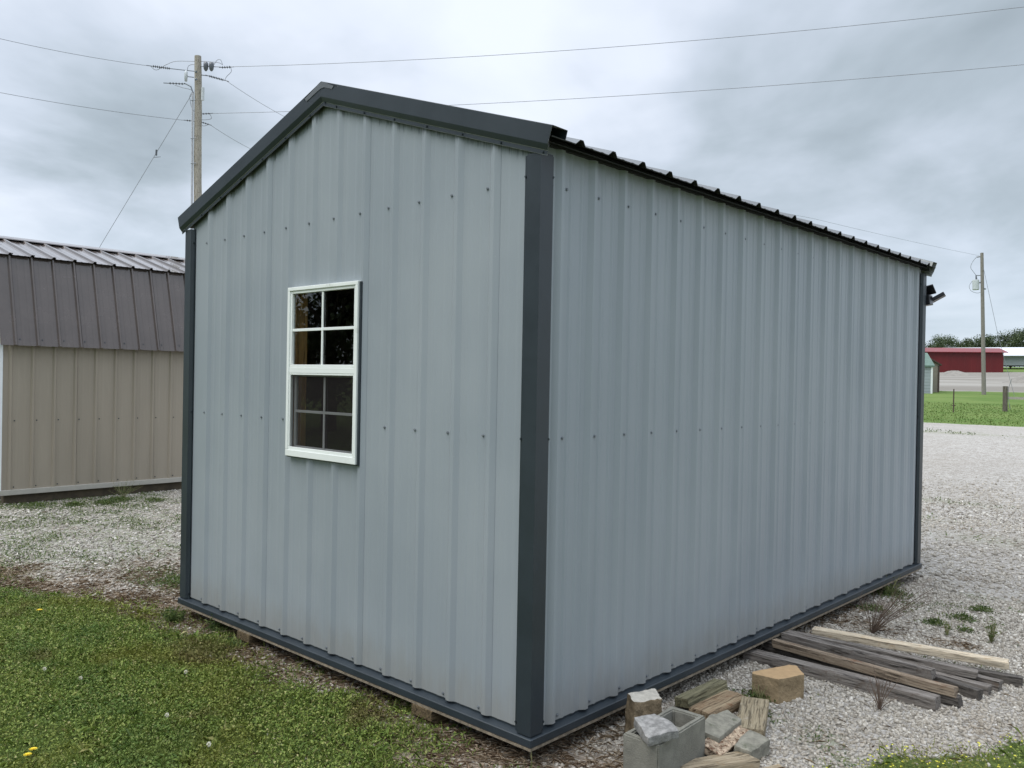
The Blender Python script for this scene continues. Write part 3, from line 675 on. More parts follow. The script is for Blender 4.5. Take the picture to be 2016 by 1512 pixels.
# purlin soffit strip under the eave overhang
# rake trims on both gables: face, tilted hem, lip on the wall, return over the roof
def rake(front):
    s = -1 if front else 1; y0 = 0 if front else L
    c_, s_n = 1/math.hypot(1, SL), SL/math.hypot(1, SL)
    # profile (outward distance, height measured vertically relative to ridge line z)
    prof = [(-.076, 3.0050), (-.074, 3.0450), (.022, 3.0462), (.0235, 3.044), (.0235, 2.966), (.022, 2.962), (.011, 2.9405), (.0085, 2.9395), (.0085, 2.9205)]
    m = MB(); rows = []
    for sgn in (-1, 0, 1):
        row = []
        for (o_, z) in prof:
            top = (z-2.92)
            xe = XM+sgn*(W/2+.040+top*.30) if sgn else XM
            row.append((xe, y0+s*o_, z-SL*abs(xe-XM)))
        rows.append(row)
    n = len(prof)
    vs = [p for r in rows for p in r]; fs = []
    for r in range(2):
        for i in range(n-1):
            f = (r*n+i, r*n+i+1, (r+1)*n+i+1, (r+1)*n+i); fs.append(f if front else f[::-1])
    m.add(vs, fs)
    inner = [(x, y-s*.0015, z-.0015) for (x, y, z) in vs]; m.add(inner, [f[::-1] for f in fs], 2)
    for i in range(14):
        x = XM+(-1.56+i*.24); hexhead(m, (x, y0+s*.0085, 2.930-SL*abs(x-XM)), (0, s, 0), .0052, 1)
    hexhead(m, (XM+.02, y0+s*.0085, 2.931), (0, s, 0), .0055, 1)
    for sgn in (-1, 1):     # board under the sheet behind the trim
        xe = XM+sgn*(W/2+.052); ya, yb = sorted((y0+s*.018, y0-s*.085))
        m.prism([(XM, ya, 2.985), (xe, ya, 2.985-SL*abs(xe-XM)), (xe, ya, 2.955-SL*abs(xe-XM)), (XM, ya, 2.955)], (0, 0, 0), (0, .008, 0), 3)
    return m.build('rake_trim', [M['slate'], M['screw_dark'], M['slate_in'], M['soffit']], shed)
rake(True); rake(False)
# ridge cap with folded ends
m = MB()
for thick, mi in ((0, 0), (-.002, 1)):
    sec = [(-.155, -.155*SL+.026), (-.145, -.145*SL+.034), (0, .040), (.145, -.145*SL+.034), (.155, -.155*SL+.026)]
    vs = [(XM+a, y, ZS+b+thick) for y in (-.0255, .3, 1.5, 3, L+.0255) for a, b in sec]
    m.add(vs, [(r*5+i, r*5+i+1, (r+1)*5+i+1, (r+1)*5+i) if mi == 0 else (r*5+i, (r+1)*5+i, (r+1)*5+i+1, r*5+i+1) for r in range(4) for i in range(4)], mi)
for y_, s in ((-.0262, 1), (L+.0262, -1)):
    tab = [(-.150, -.150*SL+.028), (0, .038), (.030, .030), (.118, -.118*SL+.030), (.100, -.100*SL+.012), (.03, .002), (.0, .002), (-.03, -.006), (-.130, -.130*SL+.004)]
    m.prism([(XM+a, 0, ZS+b) for a, b in tab], (0, y_, 0), (0, y_+s*.0016, 0))
for i in range(12):
    for a in (-.12, .12): hexhead(m, (XM+a, .07+i*.43, ZS+.036-.12*SL), (.3*(1 if a > 0 else -1), 0, .95), .006, 1)
m.build('ridge_cap', [M['roof'], M['screw_dark']], shed)
# window
win = bpy.data.objects.new('window', None); COL.objects.link(win); win.parent = shed
win.location = ((WX0+WX1)/2, 0, (WZ0+WZ1)/2)
wc = Vector(win.location)
def wpart(name, boxes, mat, bevel=.0025, shift=0):
    m = MB()
    for (x0, x1, y0, y1, z0, z1) in boxes: m.box(x0-wc.x, x1-wc.x, y0, y1, z0-wc.z, z1-wc.z)
    return m.build(name, mat, win, bevel=bevel)
def ringboxes(x0, x1, z0, z1, w, y0, y1, wb=None, wt=None):
    wb = wb or w; wt = wt or w
    return [(x0, x1, y0, y1, z0, z0+wb), (x0, x1, y0, y1, z1-wt, z1), (x0, x0+w, y0, y1, z0+wb, z1-wt), (x1-w, x1, y0, y1, z0+wb, z1-wt)]
FX0, FX1, FZ0, FZ1 = -1.840, -1.199, 1.032, 1.966
wpart('frame', ringboxes(FX0, FX1, FZ0, FZ1, .022, -.017, .016, .036, .020), M['vinyl'])
wpart('frame_flange', [(FX0-.004, FX1+.014, -.004, .012, FZ0-.006, FZ0), (FX1+.0005, FX1+.014, -.006, .014, FZ0, FZ1-.004), (FX0-.004, FX0-.0005, -.004, .012, FZ0, FZ1)], M['slate'], 0)
mz = 1.512
wpart('sash', ringboxes(FX0+.0225, FX1-.0225, mz+.012, FZ1-.0205, .015, -.010, .010), M['vinyl'], .002)
wpart('meeting_rail', [(FX0+.0225, FX1-.0225, -.013, .012, mz-.020, mz+.0115)], M['vinyl'], .002)
gx = (FX0+FX1)/2
wpart('grille', [(gx-.007, gx+.007, -.006, .0005, mz+.0275, FZ1-.036), (FX0+.038, gx-.0075, -.006, .0005, 1.722, 1.737), (gx+.0075, FX1-.038, -.006, .0005, 1.722, 1.737)], M['vinyl'], .001)
wpart('screen_frame', ringboxes(FX0+.0225, FX1-.0225, FZ0+.0365, mz-.0205, .011, -.012, -.005, .016, .009), M['vinyl'], .0015)
wpart('sash', ringboxes(FX0+.030, FX1-.030, FZ0+.040, mz-.0205, .018, .0165, .032), M['grid_grey'], .001)
wpart('grille', [(gx-.007, gx+.007, .014, .020, FZ0+.059, mz-.040), (FX0+.049, gx-.0075, .014, .020, 1.275, 1.289), (gx+.0075, FX1-.049, .014, .020, 1.275, 1.289)], M['grid_grey'], .001)
def wplane(name, x0, x1, y, z0, z1, mat):
    m = MB(); m.add([(x0-wc.x, y, z0-wc.z), (x1-wc.x, y, z0-wc.z), (x1-wc.x, y, z1-wc.z), (x0-wc.x, y, z1-wc.z)], [(0, 1, 2, 3)]); return m.build(name, mat, win)
wplane('pane', FX0+.034, FX1-.034, .003, mz+.024, FZ1-.032, M['glass']); wplane('pane', FX0+.040, FX1-.040, .024, FZ0+.050, mz-.030, M['glass'])
wplane('insect_screen', FX0+.032, FX1-.032, -.0035, FZ0+.050, mz-.029, M['screen'])
# interior framing seen through the panes
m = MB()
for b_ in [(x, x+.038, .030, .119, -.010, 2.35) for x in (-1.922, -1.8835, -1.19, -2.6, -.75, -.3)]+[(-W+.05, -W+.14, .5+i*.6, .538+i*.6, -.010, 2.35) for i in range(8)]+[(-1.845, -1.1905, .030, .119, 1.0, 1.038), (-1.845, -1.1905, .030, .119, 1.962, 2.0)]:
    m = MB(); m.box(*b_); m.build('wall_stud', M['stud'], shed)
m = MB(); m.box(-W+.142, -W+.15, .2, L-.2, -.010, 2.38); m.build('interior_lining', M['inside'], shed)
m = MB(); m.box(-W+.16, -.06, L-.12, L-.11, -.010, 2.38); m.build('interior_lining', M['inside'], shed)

# ------------------------------------------------------------------ flood light with solar panel on the shed's far gable
sl = thing('flood_light', 'black solar flood light sticking out from the far end of the grey shed', 'light', (-.055, L+.004, 2.23))
def obox(mb, c, ax, ay, az, hx, hy, hz, mi=0):
    c = Vector(c); ax, ay, az = (Vector(q).normalized() for q in (ax, ay, az))
    vs = [c+ax*sx*hx+ay*sy*hy+az*sz*hz for sz in (-1, 1) for (sx, sy) in ((-1, -1), (1, -1), (1, 1), (-1, 1))]
    mb.add(vs, [(0, 3, 2, 1), (4, 5, 6, 7), (0, 1, 5, 4), (1, 2, 6, 5), (2, 3, 7, 6), (3, 0, 4, 7)], mi)
m = MB(); obox(m, (.02, .05, -.03), (1, 0, .12), (0, 1, 0), (-.1, 0, 1), .065, .045, .042); m.build('housing', M['black'], sl, bevel=.006)
m = MB(); obox(m, (.04, .09, .062), (1, 0, .22), Vector((-.15, .8, .55)).cross(Vector((1, 0, .22))), (-.15, .8, .55), .058, .044, .008); m.tube([(.03, .05, 0), (.035, .07, .058)], .009); m.build('solar_panel', M['black'], sl, bevel=.003)
for (c, ax, az) in (((.112, .14, .005), (.84, .2, .50), (-.5, 0, .86)), ((-.10, .15, -.02), (-.9, .3, .25), (.25, 0, .9))):
    m = MB(); obox(m, c, ax, Vector(az).cross(Vector(ax)), az, .056, .036, .016); m.tube([(.03 if c[0] > 0 else -.02, .07, -.025), (Vector(c)-Vector(ax).normalized()*.05)], .009); m.build('lamp_head', M['black'], sl, bevel=.008)

# ------------------------------------------------------------------ tan barn shed at the left
BX, BY0, BY1, BZ = -8.04, .385, 5.4, .15
barn = thing('barn_shed', 'tan ribbed metal barn shed with dark brown gambrel roof', 'shed', (0, 0, 0))
RB = [.452+.2248*i for i in range(22)]
m = MB(); pr_ = ribbed(BY0-.018, BY1, RB, minor=True, hgt=.020, fl=.022, tp=.009)
for (a, b) in zip(pr_[:-1], pr_[1:]):
    m.add([(BX+a[1], a[0], BZ-.01), (BX+b[1], b[0], BZ-.01), (BX+b[1], b[0], 1.86), (BX+a[1], a[0], 1.86)], [(0, 1, 2, 3)])
for r in RB:
    for z_ in (BZ+.04, .92): hexhead(m, (BX+.001, r+.045, z_), (1, 0, 0), .006, 1)
m.build('side_wall', [M['bwall'], M['screw_dark']], barn)
BW = 2.52
m = MB(); m.prism([(BX-.001, 0, BZ-.01), (BX-.001, 0, 1.80), (-8.25, 0, 2.73), (-9.3, 0, 3.05), (-10.35, 0, 2.73), (BX-BW, 0, 1.80), (BX-BW, 0, BZ-.01)], (0, BY0+.03, 0), (0, BY0+.045, 0)); m.build('gable_wall', M['bwall'], barn)
m = MB(); m.prism([(BX-.001, 0, BZ-.01), (BX-.001, 0, 1.80), (-8.25, 0, 2.73), (-9.3, 0, 3.05), (-10.35, 0, 2.73), (BX-BW, 0, 1.80), (BX-BW, 0, BZ-.01)], (0, BY1-.045, 0), (0, BY1-.03, 0))
m.build('gable_wall', M['bwall'], barn)
m = MB(); m.box(BX-BW, BX-BW+.01, BY0+.05, BY1-.05, BZ, 1.82); m.build('back_wall', M['bwall'], barn)
m = MB(); m.box(BX-.05, BX+.026, BY0-.075, BY0-.016, BZ-.02, 1.77); m.build('corner_trim', M['white'], barn)
m = MB(); m.box(BX-.02, BX+.030, BY0-.04, BY1, BZ-.045, BZ+.012); m.build('base_trim', M['btrim'], barn, bevel=.003)
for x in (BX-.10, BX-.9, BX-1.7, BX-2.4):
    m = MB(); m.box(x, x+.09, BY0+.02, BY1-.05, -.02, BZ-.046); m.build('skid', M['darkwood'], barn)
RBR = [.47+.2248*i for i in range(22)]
def slope_sheet(name, mats, a, b, ribs, y0, y1, outn, parent):
    """ribbed sheet between two (x,z) lines"""
    m = MB(); pr_ = ribbed(y0, y1, ribs, hgt=.022, fl=.022, tp=.009); n = len(pr_); ox, oz = outn
    for th, mi in ((0, 0), (-.006, 1)):
        ra = [(a[0]+ox*(h+th), y, a[1]+oz*(h+th)) for y, h in pr_]; rb = [(b[0]+ox*(h+th), y, b[1]+oz*(h+th)) for y, h in pr_]
        m.add(ra+rb, [(i, n+i, n+i+1, i+1) for i in range(n-1)], mi)
    e1 = [(a[0]+ox*h, y, a[1]+oz*h) for y, h in pr_]; e2 = [(a[0]+ox*(h-.006), y, a[1]+oz*(h-.006)) for y, h in pr_]
    m.add(e1+e2, [(i, n+i, n+i+1, i+1) for i in range(n-1)], 0)
    for r in ribs:
        hexhead(m, (a[0]+(b[0]-a[0])*.07+ox*.001, r+.045, a[1]+(b[1]-a[1])*.07+oz*.001), (ox, 0, oz), .006, 2)
    return m.build(name, mats, parent)
rm = [M['broof'], M['soffit'], M['screw_dark']]
e_, k_, r_ = (-7.935, 1.745), (-8.215, 2.745), (-9.30, 3.070)
def nrm2(a, b):
    dx, dz = b[0]-a[0], b[1]-a[1]; l_ = math.hypot(dx, dz); return (dz/l_, -dx/l_)
slope_sheet('lower_roof', rm, e_, k_, RBR, BY0-.06, BY1+.02, nrm2(e_, k_), barn)
k2 = (-8.165, 2.752); slope_sheet('upper_roof', rm, k2, r_, RBR, BY0-.06, BY1+.02, nrm2(k2, r_), barn)
mir = lambda p: (2*-9.30-p[0], p[1])
def flipn(n): return (-n[0], n[1])
slope_sheet('lower_roof', rm, mir(e_), mir(k_), RBR, BY0-.06, BY1+.02, flipn(nrm2(e_, k_)), barn)
slope_sheet('upper_roof', rm, mir(k2), r_, RBR, BY0-.06, BY1+.02, flipn(nrm2(k2, r_)), barn)
m = MB(); m.prism([(-.15, 0, -.018), (-.14, 0, -.006), (0, 0, .036), (.14, 0, -.006), (.15, 0, -.018), (0, 0, .026)], (-9.30, BY0-.07, 3.07), (-9.30, BY1+.03, 3.07)); m.build('ridge_cap', M['broof'], barn)

# ------------------------------------------------------------------ utility pole at the left, 29 m away
RH = Vector((.7335, .6795, 0)); DP = Vector((-.68, .7335, 0))
pz = float(gz(-25.3, 11.4)); PB = Vector((-25.26, 11.36, pz)); lean = Vector((-.235, -.085, 0))/12.3
def PL(h, r=0, d=0): return PB+Vector((0, 0, h-pz))+lean*(h-pz)+RH*r-DP*d     # point at height h, r metres to the right, d metres nearer
upole = thing('utility_pole', 'tall weathered wooden utility pole with insulators behind the grey shed', 'utility pole', PB)
def local(mb):
    mb.v = [tuple(Vector(q)-PB) for q in mb.v]; return mb
m = MB(); hs = [pz-.3+i*(12.30-pz+.3)/26 for i in range(27)]; m.tube([PL(h, .01*math.sin(h*1.3), .0) for h in hs], [.158-.045*(i/26)+.003*math.sin(i*2.1) for i in range(27)], 14)
local(m).build('wooden_pole', M['pole'], upole, smooth=False)
m = MB(); m.tube([PL(pz, -.20, .1), PL(6, -.185, .1), PL(10.95, -.145, .1), PL(11.05, -.13, .1)], .034, 8)
local(m).build('conduit', M['conduit'], upole, smooth=True)
for h in (6.25, 6.9, 8.6, 9.45, 10.75):
    m = MB(); m.tube([PL(h, -.20, .12), PL(h, .0, .17)], .014, 5); local(m).build('conduit_strap', M['steel'], upole)
def insulator(p0, p1, nd=9, r=.045):
    p0, p1 = Vector(p0), Vector(p1); m = MB(); pts, rr = [], []
    for i in range(nd*4+1):
        f_ = i/(nd*4); pts.append(p0.lerp(p1, f_)); rr.append(r if i % 4 == 2 else (.017 if i % 4 in (1, 3) else .014))
    m.tube(pts, rr, 8); m.tube([p0.lerp(p1, -.25), p0], .012, 5); m.tube([p1, p1.lerp(p0, -.35)], .014, 5)
    local(m).build('insulator', M['porcelain'], upole)
insulator(PL(11.86, -.95), PL(11.93, -1.55), 9, .047)
insulator(PL(11.63, .38), PL(11.50, .88), 9, .045)
insulator(PL(11.31, -.45, .1), PL(11.29, -.92, .2), 5, .045)
insulator(PL(11.93, .80), PL(11.95, 1.12), 4, .05)
insulator(PL(10.33, .15), PL(10.35, .42), 3, .035); insulator(PL(10.04, .15), PL(9.97, .38), 3, .035); insulator(PL(10.08, -.16), PL(10.10, -.40), 3, .035)
for pts_, r_b, k_b in [([PL(11.78, -.1), PL(11.86, -.95)], .014, 5), ([PL(11.66, .1), PL(11.63, .38)], .016, 5), ([PL(11.93, .1, .05), PL(11.93, .8, .05)], .014, 5), ([PL(11.54, -.1, .1), PL(11.57, -.38, .1)], .016, 5),
                     ([PL(11.0, -.12, .12), PL(11.22, -.2, .12), PL(11.33, -.42, .12)], .022, 6), ([PL(11.70, -.02, .17), PL(11.70, .03, .2)], .035, 6), ([PL(11.44, -.02, .17), PL(11.44, .03, .2)], .035, 6)]:
    m = MB(); m.tube(pts_, r_b, k_b); local(m).build('bracket', M['steel'], upole)
for rx in (.30, .49):
    m = MB(); c = PL(11.93, rx, .08); m.tube([c+Vector((0, 0, .15)), c+Vector((0, 0, .12)), c+Vector((0, 0, .02)), c-Vector((0, 0, .1)), c-Vector((0, 0, .16))], [.03, .075, .085, .07, .03], 10); local(m).build('surge_arrester', M['porcelain'], upole, smooth=True)
m = MB(); c = PL(11.60, -.37, .1); m.tube([c+Vector((0, 0, .17)), c+Vector((0, 0, .1)), c-Vector((0, 0, .02)), c-Vector((0, 0, .2))], [.02, .055, .06, .045], 8); local(m).build('fuse_cutout', M['can'], upole, smooth=True)
m = MB(); m.box(-.05, .05, -.04, .04, -.22, .22); m.v = [tuple(Vector(q)+PL(10.98, .20, .1)) for q in m.v]; local(m).build('splice_box', M['can'], upole, bevel=.01)
m = MB()
far_pole = False
def loop(pts, r=.009):
    # smooth polyline through points
    P_ = [Vector(p) for p in pts]; out = []
    for i in range(len(P_)-1):
        a, b, c, d = P_[max(i-1, 0)], P_[i], P_[i+1], P_[min(i+2, len(P_)-1)]
        for k in range(6):
            t_ = k/6; out.append(.5*((2*b)+(c-a)*t_+(2*a-5*b+4*c-d)*t_*t_+(3*b-a-3*c+d)*t_**3))
    out.append(P_[-1]); m = MB(); m.tube(out, r, 5)
    if far_pole: m.build('jumper_wire', M['wire'], tp)
    else: local(m).build('jumper_wire', M['wire'], upole)
loop([PL(11.93, -1.62), PL(11.80, -1.42), PL(11.98, -1.1), PL(12.11, -.75), PL(12.12, -.1), PL(12.12, .35), PL(12.09, .7), PL(12.02, .85)])
loop([PL(12.02, .55), PL(12.18, .66), PL(12.18, .78), PL(12.02, .84)]); loop([PL(11.98, 1.1), PL(11.80, 1.14), PL(11.62, .98), PL(11.50, .92)])
loop([PL(11.80, -.36), PL(11.95, -.33), PL(12.01, -.2), PL(11.99, -.05)]); loop([PL(11.30, -.8), PL(11.22, -.55), PL(11.12, -.2), PL(10.9, -.28), PL(10.5, -.2), PL(10.35, -.02)])
loop([PL(10.34, .40), PL(10.18, .46), PL(10.13, .25), PL(10.13, .12)]); loop([PL(9.98, .36), PL(9.92, .2), PL(10.0, -.1)])

def cable(name, label, cat, ends, r=.010, sag=0.0, group=None):
    P_ = [Vector(p) for p in ends]; m = MB(); pts = []
    for i in range(len(P_)-1):
        for k in range(14):
            t_ = k/14; p = P_[i].lerp(P_[i+1], t_); p.z -= sag*4*t_*(1-t_); pts.append(p)
    pts.append(P_[-1]); m.tube(pts, r, 5); o_ = m.build(name, M['wire'], None); return tag(o_, label, cat, group)
PG = 'overhead lines meeting at the tall pole'
cable('power_line', 'highest overhead wire, running from the pole top to the upper right corner of the sky', 'wire', [PL(11.96, 1.2), (-3.58, 24.73, 12.25), (-.4, 26.3, 12.25)], .0085, .28, PG)
cable('power_line', 'lower of the two long overhead wires crossing the sky to the right', 'wire', [PL(10.35, .5), (-3.55, 24.74, 10.62), (-.45, 26.3, 10.65)], .0085, .22, PG)
cable('power_line', 'overhead wire dropping rightward from the pole top behind the roof peak', 'wire', [PL(11.49, .95), (-27.5, 16.1, 11.70), (-33, 22.9, 11.7)], .0075, .05, PG)
cable('power_line', 'short visible wire from the pole sloping down behind the left rake', 'wire', [PL(9.96, .42), (-27.1, 14.6, 9.95), (-32, 20, 9.9)], .0075, .05, PG)
cable('power_line', 'upper overhead wire leaving the pole toward the left edge', 'wire', [PL(11.94, -1.7), (-27.06, 5.71, 11.60), (-26.9, 1.5, 11.4)], .0075, .06, PG)
cable('power_line', 'lower overhead wire leaving the pole toward the left edge', 'wire', [PL(10.10, -.48), (-27.03, 5.72, 9.95), (-26.8, 1.5, 9.8)], .0075, .06, PG)
guy = thing('guy_wire', 'steel guy wire slanting from the tall pole down behind the tan barn shed', 'guy wire', (-31.5, 7.9, float(gz(-31.5, 7.9))))
g0 = Vector(guy.location)
m = MB(); m.tube([PL(11.05, -.18)-g0, Vector((-28.84, 9.46, 5.92))-g0, Vector((0, 0, 0))], .008, 5); m.build('strand', M['wire'], guy)
m = MB(); q = PL(11.05, -.18).lerp(Vector((-28.84, 9.46, 5.92)), .385); m.tube([q-g0+Vector((0, 0, .10)), q-g0-Vector((.02, 0, .10))], .035, 6); m.tube([q-g0-Vector((.08, .05, .16)), q-g0+Vector((.10, .1, -.14))], .01, 4); m.build('strain_insulator', M['porcelain'], guy)

# ------------------------------------------------------------------ right utility pole with transformer, 55 m away
QB = Vector((-12.09, 56.27, float(gz(-12.09, 56.27)))); QR = Vector((.97, .25, 0))
def QL(h, r=0, d=0): return Vector((-.245, -.15, 0))*(h/8.7)+QR*r+Vector((.25*d, -.97*d, 0))+Vector((0, 0, h))
tp = thing('utility_pole', 'grey wooden utility pole carrying a transformer can in the green field', 'utility pole', QB)
m = MB(); m.tube([QL(-.2+i*.9) for i in range(10)]+[QL(8.85)], [.128-.0035*i for i in range(11)], 10); m.build('wooden_pole', M['pole2'], tp)
m = MB(); m.tube([QL(6.55, -.36), QL(6.58, -.36), QL(7.12, -.36), QL(7.18, -.36), QL(7.2, -.36)], [.18, .20, .20, .19, .02], 12); m.build('transformer', M['can'], tp)
m = MB(); m.tube([QL(7.2, -.32), QL(7.48, -.34)], [.06, .03], 7); m.build('bushing', M['porcelain'], tp)
m = MB(); m.tube([QL(8.62, -.1), QL(8.60, -.28)], .04, 6); m.build('insulator', M['porcelain'], tp)
far_pole = True
loop([QL(8.62, -.28), QL(8.3, -.52), QL(7.95, -.62), QL(7.6, -.42), QL(7.45, -.34)], .014); loop([QL(7.1, -.56), QL(6.8, -.72), QL(6.5, -.62), QL(6.35, -.3), QL(6.4, -.1)], .012)
for a_, b_, c_ in ((QL(7.45, -.34), QL(7.45, -.1), .03), (QL(7.0, -.2), QL(7.0, -.1), .05), (QL(6.6, .10), QL(6.6, .2), .05)):
    m = MB(); m.tube([a_, b_], c_, 5); m.build('bracket', M['steel'], tp)
cable('power_line', 'faint thin wire reaching the transformer pole from above the shed roof', 'wire', [(-12.45, 56.0, 9.68), (-15.64, 38.6, 9.75), (-18.0, 28.4, 9.9)], .006, .05)
cable('guy_wire', 'thin guy wire on the right of the transformer pole', 'guy wire', [(-12.28, 56.15, 9.1), (-11.25, 55.73, 4.67), (-10.2, 55.3, float(gz(-10.2, 55.3)))], .012)

# ------------------------------------------------------------------ buildings and fence beyond the lot
def frame2(ang):
    """unit vectors: along the front (to the right) and away from the camera, turned by ang"""
    base = math.atan2(.221, .975)+ang; return Vector((math.cos(base), math.sin(base), 0)), Vector((-math.sin(base), math.cos(base), 0))
def shedbox(root, o_, length, depth, hw, rise, over, wallm, roofm, ribs=0, sink=.6, trim=None, lap=0):
    """gabled building; origin = right front corner, ridge along the front"""
    A, D = frame2(root['_ang']); del root['_ang']
    pt = lambda a, d, z: A*a+D*d+Vector((0, 0, z))
    m = MB()
    n = max(2, int(length/ribs)) if ribs else 1
    for i in range(n):
        a0, a1 = -length+length*i/n, -length+length*(i+1)/n; am = a0+(a1-a0)*.12
        if ribs:
            m.add([pt(a0, 0, -sink), pt(am, -.03, -sink), pt(am, -.03, hw), pt(a0, 0, hw)], [(0, 1, 2, 3)]); m.add([pt(am, -.03, -sink), pt(a1, 0, -sink), pt(a1, 0, hw), pt(am, -.03, hw)], [(0, 1, 2, 3)])
        elif lap:
            k = int(hw/lap)
            for j in range(k): m.add([pt(a0, -.018, j*hw/k), pt(a1, -.018, j*hw/k), pt(a1, 0, (j+1)*hw/k), pt(a0, 0, (j+1)*hw/k)], [(0, 1, 2, 3)]); m.add([pt(a0, 0, j*hw/k), pt(a1, 0, j*hw/k), pt(a1, -.018, j*hw/k), pt(a0, -.018, j*hw/k)], [(0, 1, 2, 3)])
        else: m.add([pt(a0, 0, -sink), pt(a1, 0, -sink), pt(a1, 0, hw), pt(a0, 0, hw)], [(0, 1, 2, 3)])
    for a in (0, -length):
        m.add([pt(a, 0, -sink), pt(a, depth, -sink), pt(a, depth, hw), pt(a, depth/2, hw+rise), pt(a, 0, hw)], [(0, 1, 2, 3, 4)])
    m.add([pt(-length, depth, -sink), pt(0, depth, -sink), pt(0, depth, hw), pt(-length, depth, hw)], [(0, 1, 2, 3)])
    m.build('wall', wallm, root)
    m = MB(); sl = rise/(depth/2)
    for s in (0, 1):
        de = -over if s == 0 else depth+over; ze = hw+.05-sl*over
        m.prism([pt(-length-over, de, ze), pt(over, de, ze), pt(over, depth/2, hw+.05+rise), pt(-length-over, depth/2, hw+.05+rise)], (0, 0, 0), (0, 0, .09))
    m.build('roof', roofm, root)
    if trim:
        m = MB(); m.prism([pt(-.08, -.05, 0), pt(.03, -.05, 0), pt(.03, .06, 0), pt(-.08, .06, 0)], (0, 0, -.05), (0, 0, hw-.01)); m.build('corner_trim', trim, root)
rb = thing('red_building', 'long low red metal building beyond the gravel piles', 'building', (-32.17, 149.5, 3.82)); rb['_ang'] = R_(14)
shedbox(rb, None, 26, 9, 3.20, .75, .55, M['red'], M['redroof'], ribs=.9)
def sub(x): return Vector(x)
wb = thing('white_roof_building', 'long grey open-sided building with a white roof behind the red one', 'building', (20, 180, 4.0)); wb['_ang'] = R_(-6)
A_, D_ = frame2(R_(-6)); del wb['_ang']
pt = lambda a, d, z: A_*a+D_*d+Vector((0, 0, z))
m = MB(); m.prism([pt(-85, 0, 1.55), pt(0, 0, 1.55), pt(0, 10, 1.55), pt(-85, 10, 1.55)], (0, 0, 0), (0, 0, 1.75)); m.build('wall', M['greywall'], wb)
m = MB(); m.prism([pt(-86, -.7, 3.25), pt(.7, -.7, 3.25), pt(.7, 5, 4.95), pt(-86, 5, 4.95)], (0, 0, 0), (0, 0, .1)); m.prism([pt(-86, 5, 4.95), pt(.7, 5, 4.95), pt(.7, 10.7, 3.25), pt(-86, 10.7, 3.25)], (0, 0, 0), (0, 0, .1)); m.build('roof', M['whiteroof'], wb)
for i in range(20):
    m = MB(); c = pt(-4.3*i-1, 1, 0); m.box(c.x-.12, c.x+.12, c.y-.12, c.y+.12, -2, 1.56); m.build('post', M['brown'], wb)
gs = thing('garden_shed', 'small pale blue lap-sided shed with a green roof at the field edge', 'shed', (-15.12, 56.2, .93)); gs['_ang'] = R_(24)
shedbox(gs, None, 2.6, 2.4, 1.83, .78, .12, M['bluesiding'], M['greenroof'], lap=.2, trim=M['white'])
ts = thing('garden_shed', 'tan shed with brown roof edge standing behind the green-roofed one', 'shed', (-15.40, 58.6, 1.15))
A_, D_ = frame2(R_(20)); pt = lambda a, d, z: A_*a+D_*d+Vector((0, 0, z))
m = MB(); m.prism([pt(0, 0, -.3), pt(-3.2, 0, -.3), pt(-3.2, 0, 1.80), pt(-1.6, 0, 2.70), pt(0, 0, 1.80)], (0, 0, 0), D_*3.5); m.build('wall', M['tansiding'], ts)
m = MB(); m.prism([pt(.14, 0, 1.72), pt(-1.6, 0, 2.70), pt(-3.34, 0, 1.72), pt(-3.34, 0, 1.80), pt(-1.6, 0, 2.80), pt(.14, 0, 1.80)], -D_*.15, D_*3.65); m.build('roof', M['brown'], ts)
m = MB(); m.prism([pt(-.07, -.04, 0), pt(.03, -.04, 0), pt(.03, .07, 0), pt(-.07, .07, 0)], (0, 0, -.3), (0, 0, 1.7)); m.build('corner_trim', M['brown'], ts)
# fence by the field
def fz(x, y): return float(gz(x, y))
tpz = thing('fence_post', 'thin dark steel T-post standing alone in the field grass', 'post', (-7.52, 33.25, fz(-7.52, 33.25)))
m = MB(); m.box(-.022, .022, -.004, .004, -.2, .93); m.box(-.004, .004, .004, .03, -.2, .93); m.build('stake', M['brown'], tpz)
m = MB(); m.box(-.075, .075, -.006, .006, .27, .30); m.build('anchor_clip', M['brown'], tpz)
wf = thing('rail_fence', 'dark wooden fence post with a pale rail running off the right edge', 'fence', (-6.30, 35.74, fz(-6.3, 35.74)))
for k, (x, y) in enumerate(((0, 0), (2.9, .75))):
    m = MB(); s = .075; m.prism([(-s, -s, 0), (s, -s, 0), (s*1.05, s, 0), (-s, s, 0)], (x, y, -.3), (x-.01+.03*k, y, 1.02)); m.build('post', M['post'], wf, bevel=.012)
m = MB(); m.prism([(.09, -.02, .50), (.09, .03, .50), (.09, .03, .60), (.09, -.02, .60)], (0, 0, 0), (2.78, .72, -.03)); m.build('rail', M['rail'], wf)
m = MB(); m.tube([(.2, -.1, .1), (.12, -.02, .5), (.1, .02, .95), (.2, .05, 1.3)], .010, 4); m.build('loose_wire', M['wire'], wf)
